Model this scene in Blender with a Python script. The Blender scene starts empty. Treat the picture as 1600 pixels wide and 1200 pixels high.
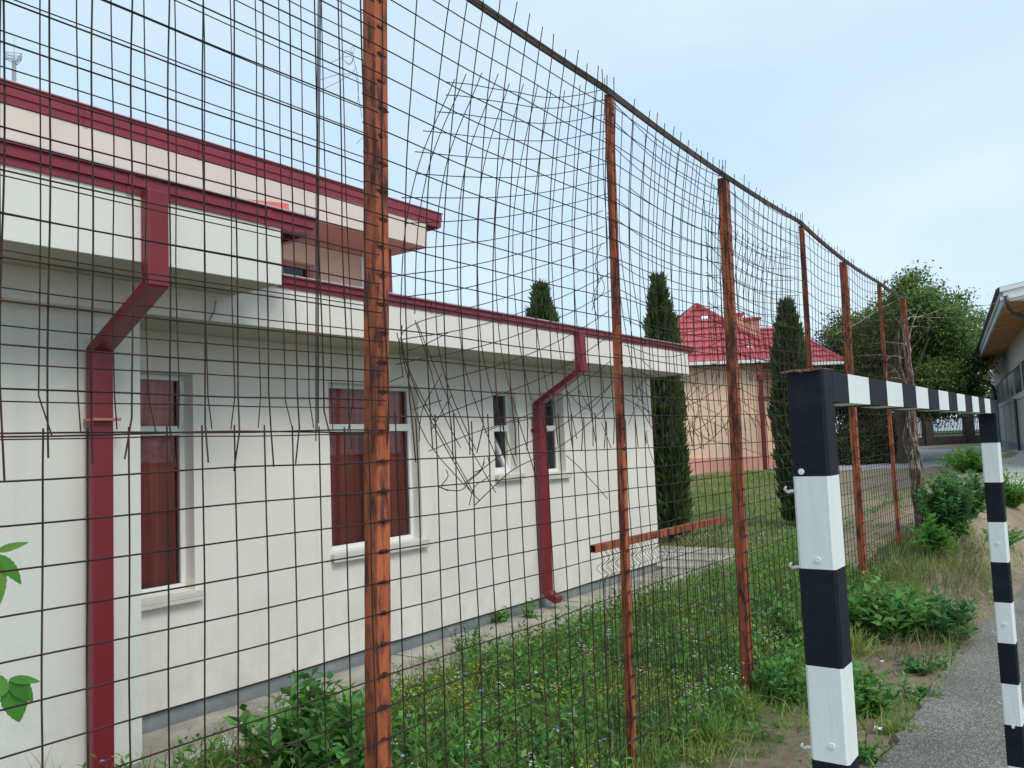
import bpy, math, random
import numpy as np
from mathutils import Vector, noise
random.seed(7); rng = np.random.default_rng(11)
sc = bpy.context.scene
col = sc.collection

# ------------------------------------------------------------------ camera
H = 1.88
HEAD = math.radians(-36.2); FPX = 1300.0
PITCH = math.atan(99/FPX); ROLL = math.atan(.04)
_F = Vector((math.sin(HEAD)*math.cos(PITCH), math.cos(HEAD)*math.cos(PITCH), math.sin(PITCH)))
_R0 = Vector((math.cos(HEAD), -math.sin(HEAD), 0)); _U0 = _R0.cross(_F)
_R = math.cos(ROLL)*_R0 - math.sin(ROLL)*_U0
_U = math.sin(ROLL)*_R0 + math.cos(ROLL)*_U0
CAM = Vector((0, 0, H))
cd = bpy.data.cameras.new('camera'); cam = bpy.data.objects.new('camera', cd); col.objects.link(cam)
from mathutils import Matrix
m = Matrix.Identity(4)
for i in range(3):
    m[i][0] = _R[i]; m[i][1] = _U[i]; m[i][2] = -_F[i]; m[i][3] = CAM[i]
cam.matrix_world = m
cd.sensor_width = 36; cd.lens = 36*FPX/1600; cd.clip_end = 3000; cd.clip_start = .05
sc.camera = cam

# ------------------------------------------------------------------ light
SUN_EL, SUN_AZ = math.radians(47), math.radians(106)     # azimuth measured from +Y towards +X
w = bpy.data.worlds.new('World'); sc.world = w; w.use_nodes = True
nt = w.node_tree; nt.nodes.clear()
N = nt.nodes.new; L = nt.links.new
out = N('ShaderNodeOutputWorld'); bg = N('ShaderNodeBackground'); bg.inputs[1].default_value = .11
bg2 = N('ShaderNodeBackground'); bg2.inputs[1].default_value = 1.0
sky = N('ShaderNodeTexSky'); sky.sky_type = 'NISHITA'; sky.sun_disc = False
sky.sun_elevation = SUN_EL; sky.sun_rotation = SUN_AZ
L(sky.outputs[0], bg.inputs[0])
tc = N('ShaderNodeTexCoord'); mp = N('ShaderNodeMapping'); mp.inputs['Scale'].default_value = (1, 1, 2.6)
nz = N('ShaderNodeTexNoise'); nz.inputs['Scale'].default_value = 2.1; nz.inputs['Detail'].default_value = 5; nz.inputs['Roughness'].default_value = .5
L(tc.outputs['Generated'], mp.inputs[0]); L(mp.outputs[0], nz.inputs[0])
cr = N('ShaderNodeValToRGB')
cr.color_ramp.elements[0].position = .34; cr.color_ramp.elements[0].color = (.51, .68, .83, 1)
cr.color_ramp.elements[1].position = .66; cr.color_ramp.elements[1].color = (.64, .78, .88, 1)
L(nz.outputs[0], cr.inputs[0]); L(cr.outputs[0], bg2.inputs[0])
mx = N('ShaderNodeMixShader'); mx.inputs[0].default_value = .86
L(bg.outputs[0], mx.inputs[1]); L(bg2.outputs[0], mx.inputs[2]); L(mx.outputs[0], out.inputs[0])
sd = bpy.data.lights.new('sun', 'SUN'); sd.energy = 1.6; sd.angle = math.radians(24); sd.color = (1, .93, .83)
so = bpy.data.objects.new('sun', sd); col.objects.link(so)
sv = Vector((math.sin(SUN_AZ)*math.cos(SUN_EL), math.cos(SUN_AZ)*math.cos(SUN_EL), math.sin(SUN_EL)))
so.rotation_euler = sv.to_track_quat('Z', 'Y').to_euler(); so.location = (5, 5, 20)
vs = sc.view_settings; vs.view_transform = 'Standard'; vs.look = 'None'; vs.gamma = 1; vs.exposure = 0.38
try: vs.use_curve_mapping = False
except Exception: pass

# ------------------------------------------------------------------ pixel helpers (photo is 1600x1200)
def ray(x, y): return _F + _R*((x-800)/FPX) - _U*((y-600)/FPX)
def onX(x, y, X): d = ray(x, y); return CAM + d*(X/d.x)
def onY(x, y, Y): d = ray(x, y); return CAM + d*(Y/d.y)
def onZ(x, y, z): d = ray(x, y); return CAM + d*((z-H)/d.z)
def dep(x, y, t): return CAM + ray(x, y)*t
def flat(x, y, t):          # same, for a level distance: returns x, y at the horizon pixel
    return dep(x, y, t)

# ------------------------------------------------------------------ terrain height
def ip(v, pts):
    return float(np.interp(v, [p[0] for p in pts], [p[1] for p in pts]))
def sm(t): t = min(1, max(0, t)); return t*t*(3-2*t)
ZF = [(-10, -.02), (4, -.05), (6, -.08), (8, .02), (9.6, .16), (13.2, .55), (18, .85), (30, 1.05), (50, 1.25), (90, 1.6)]
ZB = [(-10, -.03), (12, -.02), (16, .12), (24, .45), (34, .68), (50, 1.1), (90, 1.6)]
ZA = [(-10, 0), (14.2, 0), (16, .22), (17.6, .6), (20, .82), (24, .92), (30, 1.0), (50, 1.25), (90, 1.6)]
def xbnd(y): return -2.7-max(0, y-9.5)*.27
def gz(x, y):
    a = sm((x+2.0)/1.0); b = sm((-x-2.9)/1.9)
    zf = ip(y, ZF); z = zf
    z = z + (ip(y, ZB)-z)*b
    z = z + (ip(y, ZA)-z)*a
    return z

# ------------------------------------------------------------------ materials
def nodes(m_): return m_.node_tree.nodes, m_.node_tree.links
def mat(name, base, rough=.8, var=.0, vscale=6, bump=0., bscale=60, metal=0., col2=None, c2scale=3, c2pos=(.45, .6), spec=.3,
        island=0., stretch=None, detail=6):
    m_ = bpy.data.materials.new(name); m_.use_nodes = True
    n, l = nodes(m_); b = n['Principled BSDF']
    b.inputs['Roughness'].default_value = rough; b.inputs['Metallic'].default_value = metal
    b.inputs['Specular IOR Level'].default_value = spec
    tc = n.new('ShaderNodeTexCoord'); mpn = n.new('ShaderNodeMapping')
    if stretch: mpn.inputs['Scale'].default_value = stretch
    gp = n.new('ShaderNodeNewGeometry')
    l.new(gp.outputs['Position'], mpn.inputs[0])
    cur = None
    rgb = n.new('ShaderNodeRGB'); rgb.outputs[0].default_value = (*base, 1); cur = rgb.outputs[0]
    if col2:
        t = n.new('ShaderNodeTexNoise'); t.inputs['Scale'].default_value = c2scale; t.inputs['Detail'].default_value = detail
        t.inputs['Roughness'].default_value = .62
        l.new(mpn.outputs[0], t.inputs[0])
        r = n.new('ShaderNodeMapRange'); r.inputs[1].default_value = c2pos[0]; r.inputs[2].default_value = c2pos[1]
        l.new(t.outputs[0], r.inputs[0])
        mi = n.new('ShaderNodeMix'); mi.data_type = 'RGBA'
        l.new(r.outputs[0], mi.inputs[0]); l.new(cur, mi.inputs[6]); mi.inputs[7].default_value = (*col2, 1); cur = mi.outputs[2]
    if var:
        t = n.new('ShaderNodeTexNoise'); t.inputs['Scale'].default_value = vscale; t.inputs['Detail'].default_value = 5
        l.new(mpn.outputs[0], t.inputs[0])
        r = n.new('ShaderNodeMapRange'); r.inputs[1].default_value = .3; r.inputs[2].default_value = .7
        r.inputs[3].default_value = 1-var; r.inputs[4].default_value = 1+var
        l.new(t.outputs[0], r.inputs[0])
        h = n.new('ShaderNodeHueSaturation'); l.new(r.outputs[0], h.inputs['Value']); l.new(cur, h.inputs['Color']); cur = h.outputs[0]
    if island:
        r = n.new('ShaderNodeMapRange'); r.inputs[3].default_value = 1-island; r.inputs[4].default_value = 1+island
        l.new(gp.outputs['Random Per Island'], r.inputs[0])
        h = n.new('ShaderNodeHueSaturation'); l.new(r.outputs[0], h.inputs['Value']); l.new(cur, h.inputs['Color'])
        r2 = n.new('ShaderNodeMath'); r2.operation = 'MULTIPLY'; r2.inputs[1].default_value = 7.31; l.new(gp.outputs['Random Per Island'], r2.inputs[0])
        r3 = n.new('ShaderNodeMath'); r3.operation = 'FRACT'; l.new(r2.outputs[0], r3.inputs[0])
        r4 = n.new('ShaderNodeMapRange'); r4.inputs[3].default_value = .475; r4.inputs[4].default_value = .52
        l.new(r3.outputs[0], r4.inputs[0]); l.new(r4.outputs[0], h.inputs['Hue']); cur = h.outputs[0]
    l.new(cur, b.inputs['Base Color'])
    if bump:
        t = n.new('ShaderNodeTexNoise'); t.inputs['Scale'].default_value = bscale; t.inputs['Detail'].default_value = 6
        l.new(mpn.outputs[0], t.inputs[0])
        bm_ = n.new('ShaderNodeBump'); bm_.inputs['Strength'].default_value = bump; bm_.inputs['Distance'].default_value = .02
        l.new(t.outputs[0], bm_.inputs['Height']); l.new(bm_.outputs[0], b.inputs['Normal'])
    m_['cur'] = 1
    return m_
def leafy(name, base, island=.35, trans=.35, col2=None, c2scale=1.2, rough=.55):
    m_ = mat(name, base, rough, island=island, col2=col2, c2scale=c2scale, c2pos=(.42, .58), spec=.25)
    n, l = nodes(m_); b = n['Principled BSDF']; o = n['Material Output']
    src = b.inputs['Base Color'].links[0].from_socket
    t = n.new('ShaderNodeBsdfTranslucent')
    g = n.new('ShaderNodeHueSaturation'); g.inputs['Value'].default_value = 1.5; g.inputs['Hue'].default_value = .485
    l.new(src, g.inputs['Color']); l.new(g.outputs[0], t.inputs['Color'])
    x = n.new('ShaderNodeMixShader'); x.inputs[0].default_value = trans
    l.new(b.outputs[0], x.inputs[1]); l.new(t.outputs[0], x.inputs[2]); l.new(x.outputs[0], o.inputs[0])
    return m_

M = {}
M['wall'] = mat('white_stucco', (.80, .765, .705), .9, var=.035, vscale=1.3, bump=.22, bscale=200, col2=(.74, .70, .635), c2scale=.8, c2pos=(.5, .8))
def dirty(m_, z0, z1, amt=.35, c=(.30, .27, .21)):
    n, l = nodes(m_); b = n['Principled BSDF']; src = b.inputs['Base Color'].links[0].from_socket
    g = n.new('ShaderNodeNewGeometry'); sp = n.new('ShaderNodeSeparateXYZ'); l.new(g.outputs['Position'], sp.inputs[0])
    mr = n.new('ShaderNodeMapRange'); mr.inputs[1].default_value = z1; mr.inputs[2].default_value = z0; l.new(sp.outputs[2], mr.inputs[0])
    t = n.new('ShaderNodeTexNoise'); t.inputs['Scale'].default_value = 3.5; t.inputs['Detail'].default_value = 8; t.inputs['Roughness'].default_value = .7; l.new(g.outputs['Position'], t.inputs[0])
    r = n.new('ShaderNodeMapRange'); r.inputs[1].default_value = .42; r.inputs[2].default_value = .75; l.new(t.outputs[0], r.inputs[0])
    mp_ = n.new('ShaderNodeMapping'); mp_.inputs['Scale'].default_value = (9, 9, .35); l.new(g.outputs['Position'], mp_.inputs[0])
    t2 = n.new('ShaderNodeTexNoise'); t2.inputs['Scale'].default_value = 1; t2.inputs['Detail'].default_value = 4; l.new(mp_.outputs[0], t2.inputs[0])
    r2 = n.new('ShaderNodeMapRange'); r2.inputs[1].default_value = .55; r2.inputs[2].default_value = .8; r2.inputs[4].default_value = .12; l.new(t2.outputs[0], r2.inputs[0])
    q = n.new('ShaderNodeMath'); q.operation = 'MULTIPLY'; l.new(mr.outputs[0], q.inputs[0]); l.new(r.outputs[0], q.inputs[1])
    q2 = n.new('ShaderNodeMath'); q2.operation = 'MULTIPLY_ADD'; q2.inputs[1].default_value = amt; l.new(q.outputs[0], q2.inputs[0]); l.new(r2.outputs[0], q2.inputs[2])
    x = n.new('ShaderNodeMix'); x.data_type = 'RGBA'; l.new(q2.outputs[0], x.inputs[0]); l.new(src, x.inputs[6]); x.inputs[7].default_value = (*c, 1); l.new(x.outputs[2], b.inputs['Base Color'])
dirty(M['wall'], .1, 1.0, .38)
M['wallcool'] = mat('wing_stucco', (.745, .75, .69), .9, var=.03, vscale=1.3, bump=.22, bscale=220)
dirty(M['wallcool'], .1, 1.0, .35)
M['upper'] = mat('beige_stucco', (.64, .55, .48), .9, var=.04, vscale=2, bump=.2, bscale=80)
M['pinkwall'] = mat('pink_stucco', (.62, .40, .31), .9, var=.04, vscale=2, bump=.2, bscale=80)
M['browns'] = mat('terracotta_soffit', (.42, .17, .13), .85, var=.05)
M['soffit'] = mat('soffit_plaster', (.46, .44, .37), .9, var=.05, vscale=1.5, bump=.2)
M['plinth'] = mat('grey_plinth', (.23, .26, .27), .85, var=.12, vscale=5, bump=.3, bscale=50, col2=(.33, .34, .33), c2scale=3, c2pos=(.5, .7))
M['maroon'] = mat('maroon_sheet', (.215, .018, .032), .42, var=.12, vscale=2.5, spec=.5, bump=.05, bscale=8)
M['maroon2'] = mat('maroon_pipe', (.20, .016, .026), .38, var=.10, vscale=2, spec=.5, bump=.06, bscale=6)
M['zinc'] = mat('zinc_flashing', (.55, .58, .6), .35, metal=.6, var=.1)
M['pvc'] = mat('white_pvc', (.78, .79, .78), .35, spec=.5, var=.02)
M['sill'] = mat('stone_sill', (.62, .60, .54), .8, var=.08, bump=.2)
M['curtain'] = mat('brown_red_curtain', (.78, .19, .15), .9, var=.18, vscale=5, stretch=(1, 7, .25))
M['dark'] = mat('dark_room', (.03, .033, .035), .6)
M['blind'] = mat('grey_blind', (.22, .25, .25), .7, var=.1)
M['concrete'] = mat('apron_concrete', (.46, .42, .35), .95, var=.16, vscale=3, bump=.6, bscale=30, col2=(.24, .225, .19), c2scale=1.6, c2pos=(.45, .7))
M['pave'] = mat('walkway_concrete', (.42, .42, .39), .95, var=.1, vscale=2, bump=.3, bscale=30)
M['postrust'] = mat('rust_brown_paint', (.36, .098, .04), .66, var=.3, vscale=9, bump=.5, bscale=60, col2=(.085, .026, .02), c2scale=26, c2pos=(.46, .60), stretch=(1, 1, .2))
M['weld'] = mat('weld_rust', (.06, .024, .017), .85, var=.3, vscale=60, bump=.6, bscale=150)
M['wire'] = mat('rusty_wire', (.024, .014, .015), .75, var=.35, vscale=9, spec=.3, col2=(.055, .024, .016), c2scale=4)
M['wirecap'] = mat('rail_steel', (.062, .043, .036), .7, var=.3, vscale=12, bump=.4, bscale=60)
M['white_paint'] = mat('white_paint', (.74, .79, .77), .5, var=.04, vscale=8, bump=.12, bscale=40, spec=.4, col2=(.36, .20, .11), c2scale=30, c2pos=(.69, .72), stretch=(1, 1, .14))
M['black_paint'] = mat('black_paint', (.008, .0115, .018), .62, var=.2, vscale=8, bump=.12, bscale=40, spec=.2, col2=(.016, .02, .027), c2scale=9, c2pos=(.55, .75))
M['torn'] = mat('torn_rusted_steel', (.13, .07, .055), .7, var=.3, vscale=30, bump=.5, bscale=60)
M['roof_red'] = mat('red_metal_tile', (.42, .065, .075), .45, var=.08, vscale=2, spec=.5)
M['yellow'] = mat('peach_stucco', (.84, .58, .42), .9, var=.04, vscale=1, bump=.1)
M['pink'] = mat('salmon_stucco', (.66, .33, .25), .9, var=.05, vscale=1)
M['bark'] = mat('bark', (.10, .075, .055), .95, var=.3, vscale=8, bump=.6, bscale=25)
M['vine'] = mat('dry_vine', (.15, .115, .09), .95, var=.35, vscale=12, bump=.5, bscale=50, col2=(.33, .28, .23), c2scale=10)
M['thuja'] = leafy('thuja_foliage', (.042, .088, .026), island=.6, trans=.18, col2=(.075, .13, .036), c2scale=5)
M['tree'] = leafy('walnut_foliage', (.09, .165, .042), island=.65, trans=.45, col2=(.14, .22, .06), c2scale=.5)
M['treedark'] = leafy('dark_foliage', (.035, .065, .024), island=.5, trans=.2, col2=(.055, .095, .03), c2scale=.6)
M['grass'] = leafy('grass_blades', (.15, .29, .055), island=.5, trans=.42, col2=(.27, .34, .10), c2scale=1.5)
M['lawn'] = leafy('lawn_blades', (.20, .29, .075), island=.35, trans=.3, col2=(.32, .34, .15), c2scale=.5)
M['weed'] = leafy('weed_leaves', (.085, .245, .055), island=.55, trans=.38, col2=(.15, .31, .08), c2scale=3)
M['dry'] = leafy('dry_grass', (.26, .21, .10), island=.4, trans=.2, col2=(.13, .17, .06), c2scale=2)
M['bush'] = leafy('bush_leaves', (.085, .23, .07), island=.45, trans=.35, col2=(.05, .145, .045), c2scale=4)
M['sap'] = leafy('sapling_leaves', (.10, .27, .045), island=.2, trans=.4)
M['yf'] = mat('yellow_petals', (.60, .52, .05), .6); M['wf'] = mat('white_petals', (.8, .8, .76), .6); M['bf'] = mat('blue_petals', (.22, .33, .80), .6)
M['pf'] = mat('pink_petals', (.62, .42, .46), .6)
M['hallwall'] = mat('hall_render', (.42, .42, .39), .85, var=.05, vscale=2)
M['hallpanel'] = mat('hall_panel', (.30, .34, .32), .6, var=.1, vscale=3, spec=.4)
M['hallplinth'] = mat('hall_plinth', (.19, .24, .255), .85, var=.08)
M['fascia'] = mat('grey_fascia', (.33, .37, .38), .6, var=.06, vscale=2)
M['wood'] = mat('pine_soffit', (.50, .235, .085), .7, var=.16, vscale=3, bump=.2, col2=(.40, .19, .075), c2scale=4, stretch=(.4, 2, 1))
M['woodgap'] = mat('soffit_gap', (.10, .05, .025), .8)
M['gutterd'] = mat('dark_gutter', (.022, .024, .028), .35, spec=.6)
M['brickd'] = mat('dark_brick', (.075, .06, .055), .9, var=.25, vscale=6)
M['capstone'] = mat('cap_stone', (.45, .42, .36), .9)
M['tower'] = mat('tower_grey', (.34, .34, .36), .6)
M['rusty_dark'] = mat('maroon_steel', (.14, .03, .028), .6, var=.2)
M['hotred'] = mat('red_plastic', (.72, .16, .15), .5)
def glass():
    m_ = bpy.data.materials.new('window_glass'); m_.use_nodes = True; n, l = nodes(m_); n.clear()
    o = n.new('ShaderNodeOutputMaterial'); t = n.new('ShaderNodeBsdfTransparent'); t.inputs[0].default_value = (.8, .82, .82, 1)
    g = n.new('ShaderNodeBsdfGlossy'); g.inputs['Roughness'].default_value = .02
    f = n.new('ShaderNodeFresnel'); f.inputs[0].default_value = 1.6
    x = n.new('ShaderNodeMixShader'); l.new(f.outputs[0], x.inputs[0]); l.new(t.outputs[0], x.inputs[1]); l.new(g.outputs[0], x.inputs[2]); l.new(x.outputs[0], o.inputs[0])
    return m_
M['glass'] = glass()
M['hallglass'] = mat('dark_hall_glass', (.03, .034, .036), .35, spec=.15)

# ground: one material, regions by vertex attributes (what grows / lies there), broken up by noise
def ground_mat():
    m_ = bpy.data.materials.new('soil_and_grass'); m_.use_nodes = True; n, l = nodes(m_); b = n['Principled BSDF']
    b.inputs['Roughness'].default_value = .97; b.inputs['Specular IOR Level'].default_value = .1
    gp = n.new('ShaderNodeNewGeometry')
    def nz(s, d=6, rg=.6):
        t = n.new('ShaderNodeTexNoise'); t.inputs['Scale'].default_value = s; t.inputs['Detail'].default_value = d; t.inputs['Roughness'].default_value = rg
        l.new(gp.outputs['Position'], t.inputs[0]); return t.outputs[0]
    def ramp(src, a, c, p0=.35, p1=.65):
        r = n.new('ShaderNodeValToRGB'); r.color_ramp.elements[0].position = p0; r.color_ramp.elements[1].position = p1
        r.color_ramp.elements[0].color = (*a, 1); r.color_ramp.elements[1].color = (*c, 1); l.new(src, r.inputs[0]); return r.outputs[0]
    def mixc(f_, a, c):
        x = n.new('ShaderNodeMix'); x.data_type = 'RGBA'; l.new(f_, x.inputs[0]); l.new(a, x.inputs[6]); l.new(c, x.inputs[7]); return x.outputs[2]
    def att(name, noise_s, amp=.5):
        a = n.new('ShaderNodeAttribute'); a.attribute_name = name
        s = n.new('ShaderNodeMath'); s.operation = 'ADD'; t = nz(noise_s, 8, .7)
        q = n.new('ShaderNodeMath'); q.operation = 'MULTIPLY_ADD'; q.inputs[1].default_value = amp*2; q.inputs[2].default_value = -amp
        l.new(t, q.inputs[0]); l.new(a.outputs['Fac'], s.inputs[0]); l.new(q.outputs[0], s.inputs[1])
        r = n.new('ShaderNodeMapRange'); r.inputs[1].default_value = .42; r.inputs[2].default_value = .58; l.new(s.outputs[0], r.inputs[0]); return r.outputs[0]
    soil = mixc(nz(30, 4), ramp(nz(2.2), (.16, .125, .09), (.29, .23, .165)), ramp(nz(9), (.22, .175, .125), (.36, .29, .21)))
    sand = mixc(nz(14, 4), ramp(nz(1.3), (.27, .215, .15), (.40, .33, .24)), ramp(nz(5), (.21, .165, .115), (.38, .31, .22)))
    gr = mixc(nz(22, 4), ramp(nz(1.1), (.055, .085, .03), (.10, .14, .045)), ramp(nz(6), (.075, .11, .035), (.15, .17, .07)))
    grav = ramp(nz(60, 3), (.30, .31, .33), (.62, .63, .65))
    c = mixc(att('sand', 1.4), soil, sand); c = mixc(att('grass', 2.5), c, gr); c = mixc(att('gravel', 2), c, grav)
    l.new(c, b.inputs['Base Color'])
    bu = n.new('ShaderNodeBump'); bu.inputs['Strength'].default_value = .8; bu.inputs['Distance'].default_value = .03
    l.new(nz(28, 8, .7), bu.inputs['Height']); l.new(bu.outputs[0], b.inputs['Normal'])
    return m_
M['ground'] = ground_mat()
def asphalt_mat():
    m_ = bpy.data.materials.new('worn_asphalt'); m_.use_nodes = True; n, l = nodes(m_); b = n['Principled BSDF']; b.inputs['Roughness'].default_value = .9
    b.inputs['Specular IOR Level'].default_value = .25
    gp = n.new('ShaderNodeNewGeometry')
    v = n.new('ShaderNodeTexVoronoi'); v.inputs['Scale'].default_value = 105; l.new(gp.outputs['Position'], v.inputs[0])
    r = n.new('ShaderNodeValToRGB'); r.color_ramp.elements[0].position = .0; r.color_ramp.elements[0].color = (.12, .112, .10, 1)
    r.color_ramp.elements[1].position = 1; r.color_ramp.elements[1].color = (.34, .32, .28, 1)
    e = r.color_ramp.elements.new(.62); e.color = (.19, .18, .158, 1)
    sep = n.new('ShaderNodeSeparateColor'); l.new(v.outputs['Color'], sep.inputs[0]); l.new(sep.outputs[0], r.inputs[0])
    t = n.new('ShaderNodeTexNoise'); t.inputs['Scale'].default_value = 1.3; t.inputs['Detail'].default_value = 8; l.new(gp.outputs['Position'], t.inputs[0])
    mr = n.new('ShaderNodeMapRange'); mr.inputs[1].default_value = .3; mr.inputs[2].default_value = .7; mr.inputs[3].default_value = .8; mr.inputs[4].default_value = 1.25
    l.new(t.outputs[0], mr.inputs[0]); h = n.new('ShaderNodeHueSaturation'); l.new(mr.outputs[0], h.inputs['Value']); l.new(r.outputs[0], h.inputs['Color'])
    l.new(h.outputs[0], b.inputs['Base Color'])
    bu = n.new('ShaderNodeBump'); bu.inputs['Strength'].default_value = .9; bu.inputs['Distance'].default_value = .008
    l.new(v.outputs['Distance'], bu.inputs['Height']); l.new(bu.outputs[0], b.inputs['Normal'])
    return m_
M['asphalt'] = asphalt_mat()

# ------------------------------------------------------------------ mesh builder
class MB:
    def __init__(s): s.v = []; s.f = []; s.mi = []; s.mats = []; s.cur = 0
    def mat(s, m_):
        if m_ not in s.mats: s.mats.append(m_)
        s.cur = s.mats.index(m_); return s
    def add(s, vs_, fs):
        o = len(s.v); s.v.extend([tuple(v) for v in vs_]); s.f.extend([tuple(i+o for i in f) for f in fs]); s.mi.extend([s.cur]*len(fs)); return s
    def box(s, x0, x1, y0, y1, z0, z1):
        v = [(x, y, z) for z in (z0, z1) for x, y in ((x0, y0), (x1, y0), (x1, y1), (x0, y1))]
        return s.add(v, [(3, 2, 1, 0), (4, 5, 6, 7), (0, 1, 5, 4), (1, 2, 6, 5), (2, 3, 7, 6), (3, 0, 4, 7)])
    def obox(s, c, ax, ay, az):           # centre and three half axes
        c, ax, ay, az = map(Vector, (c, ax, ay, az))
        v = [c+ax*i+ay*j+az*k for k in (-1, 1) for i, j in ((-1, -1), (1, -1), (1, 1), (-1, 1))]
        return s.add(v, [(3, 2, 1, 0), (4, 5, 6, 7), (0, 1, 5, 4), (1, 2, 6, 5), (2, 3, 7, 6), (3, 0, 4, 7)])
    def beam(s, a, b, wx, wz, up=(0, 0, 1)):   # rectangular bar from a to b
        a, b = Vector(a), Vector(b); d = (b-a); u = Vector(up); sx = d.cross(u)
        if sx.length < 1e-6: sx = Vector((1, 0, 0))
        sx.normalize(); uz = sx.cross(d).normalized()
        return s.obox((a+b)/2, sx*wx/2, d/2, uz*wz/2)
    def tube(s, pts, r, n=5, cap=True):
        pts = [Vector(p) for p in pts]; k = len(pts); rs = r if isinstance(r, (list, tuple)) else [r]*k
        vs_ = []; prev = None
        for i, p in enumerate(pts):
            d = (pts[min(i+1, k-1)]-pts[max(i-1, 0)])
            if d.length < 1e-9: d = Vector((0, 0, 1))
            d.normalize()
            if prev is None:
                q = Vector((0, 0, 1)) if abs(d.z) < .9 else Vector((1, 0, 0)); e1 = d.cross(q).normalized()
            else:
                e1 = prev-d*prev.dot(d)
                if e1.length < 1e-6: e1 = d.orthogonal()
                e1.normalize()
            prev = e1; e2 = d.cross(e1)
            for j in range(n):
                a = 2*math.pi*j/n; vs_.append(p+(e1*math.cos(a)+e2*math.sin(a))*rs[i])
        fs = [(i*n+j, i*n+(j+1) % n, (i+1)*n+(j+1) % n, (i+1)*n+j) for i in range(k-1) for j in range(n)]
        if cap: fs += [tuple(range(n-1, -1, -1)), tuple((k-1)*n+j for j in range(n))]
        return s.add(vs_, fs)
    def build(s, name, m_=None, parent=None, smooth=False, bevel=0.):
        me = bpy.data.meshes.new(name); me.from_pydata(s.v, [], s.f)
        if m_ is not None and not s.mats: me.materials.append(m_)
        for q in s.mats: me.materials.append(q)
        if len(s.mats) > 1: me.polygons.foreach_set('material_index', s.mi)
        if smooth: me.polygons.foreach_set('use_smooth', [True]*len(me.polygons))
        me.update()
        o = bpy.data.objects.new(name, me); col.objects.link(o)
        if parent is not None: o.parent = parent; o.matrix_parent_inverse = parent.matrix_world.inverted() if parent.type != 'EMPTY' else Matrix.Translation(-parent.location)
        if bevel:
            b = o.modifiers.new('bevel', 'BEVEL'); b.width = bevel; b.segments = 2; b.limit_method = 'ANGLE'
        return o
def tag(o, label=None, cat=None, group=None, kind=None):
    if label: o['label'] = label
    if cat: o['category'] = cat
    if group: o['group'] = group
    if kind: o['kind'] = kind
    return o
def empty(name, loc, label, cat, group=None):
    o = bpy.data.objects.new(name, None); col.objects.link(o); o.location = loc; o.empty_display_size = .2
    return tag(o, label, cat, group)
def npmesh(name, V, Fc, m_, parent=None):
    me = bpy.data.meshes.new(name); nF, k = Fc.shape
    me.vertices.add(len(V)); me.vertices.foreach_set('co', V.astype(np.float32).ravel())
    me.loops.add(nF*k); me.loops.foreach_set('vertex_index', Fc.astype(np.int32).ravel())
    me.polygons.add(nF); me.polygons.foreach_set('loop_start', np.arange(0, nF*k, k, dtype=np.int32)); me.polygons.foreach_set('loop_total', np.full(nF, k, dtype=np.int32))
    me.update(calc_edges=True); me.materials.append(m_)
    o = bpy.data.objects.new(name, me); col.objects.link(o)
    if parent is not None: o.parent = parent; o.matrix_parent_inverse = Matrix.Translation(-parent.location)
    return o
def unit(a): return a/np.maximum(np.linalg.norm(a, axis=1, keepdims=True), 1e-9)
def leaves_np(base, direc, normal, length, width, fold=.25, mid=.42):
    """pointed folded leaves: 2 quads each (base, side, tip, spine)"""
    d = unit(direc); s = unit(np.cross(d, normal)); nn = np.cross(s, d)
    L_ = length[:, None]; W = width[:, None]
    v0 = base; v1 = base+d*L_*mid+s*W*.5+nn*W*fold; v2 = base+d*L_; v3 = base+d*L_*mid-s*W*.5+nn*W*fold; v4 = base+d*L_*(mid+.1)
    V = np.stack([v0, v1, v2, v3, v4], 1).reshape(-1, 3); n = len(base); o = np.arange(n)[:, None]*5
    F_ = np.concatenate([o+np.array([[0, 1, 4]]), o+np.array([[1, 2, 4]]), o+np.array([[4, 2, 3]]), o+np.array([[0, 4, 3]])], 0)
    return V, F_
def blades_np(base, direc, length, width, bend):
    """grass blades: 3-segment bent strips as triangles"""
    n = len(base); d = unit(direc); rnd = rng.normal(size=(n, 3)); rnd[:, 2] = 0; s = unit(rnd); b = unit(np.cross(s, d)+0*d)
    L_ = length[:, None]; W = width[:, None]; B = bend[:, None]
    side = np.cross(d, b); side = unit(side)
    p1 = base+d*L_*.55+b*B*L_*.22; p2 = base+d*L_*.93+b*B*L_*.75
    p2[:, 2] -= (np.abs(bend)*length*.3)
    V = np.stack([base-side*W*.5, base+side*W*.5, p1-side*W*.4, p1+side*W*.4, p2], 1).reshape(-1, 3); o = np.arange(n)[:, None]*5
    F_ = np.concatenate([o+np.array([[0, 1, 3]]), o+np.array([[0, 3, 2]]), o+np.array([[2, 3, 4]])], 0)
    return V, F_
def cat(parts):
    Vs, Fs, o = [], [], 0
    for V, F_ in parts: Vs.append(V); Fs.append(F_+o); o += len(V)
    return np.concatenate(Vs), np.concatenate(Fs)

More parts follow.
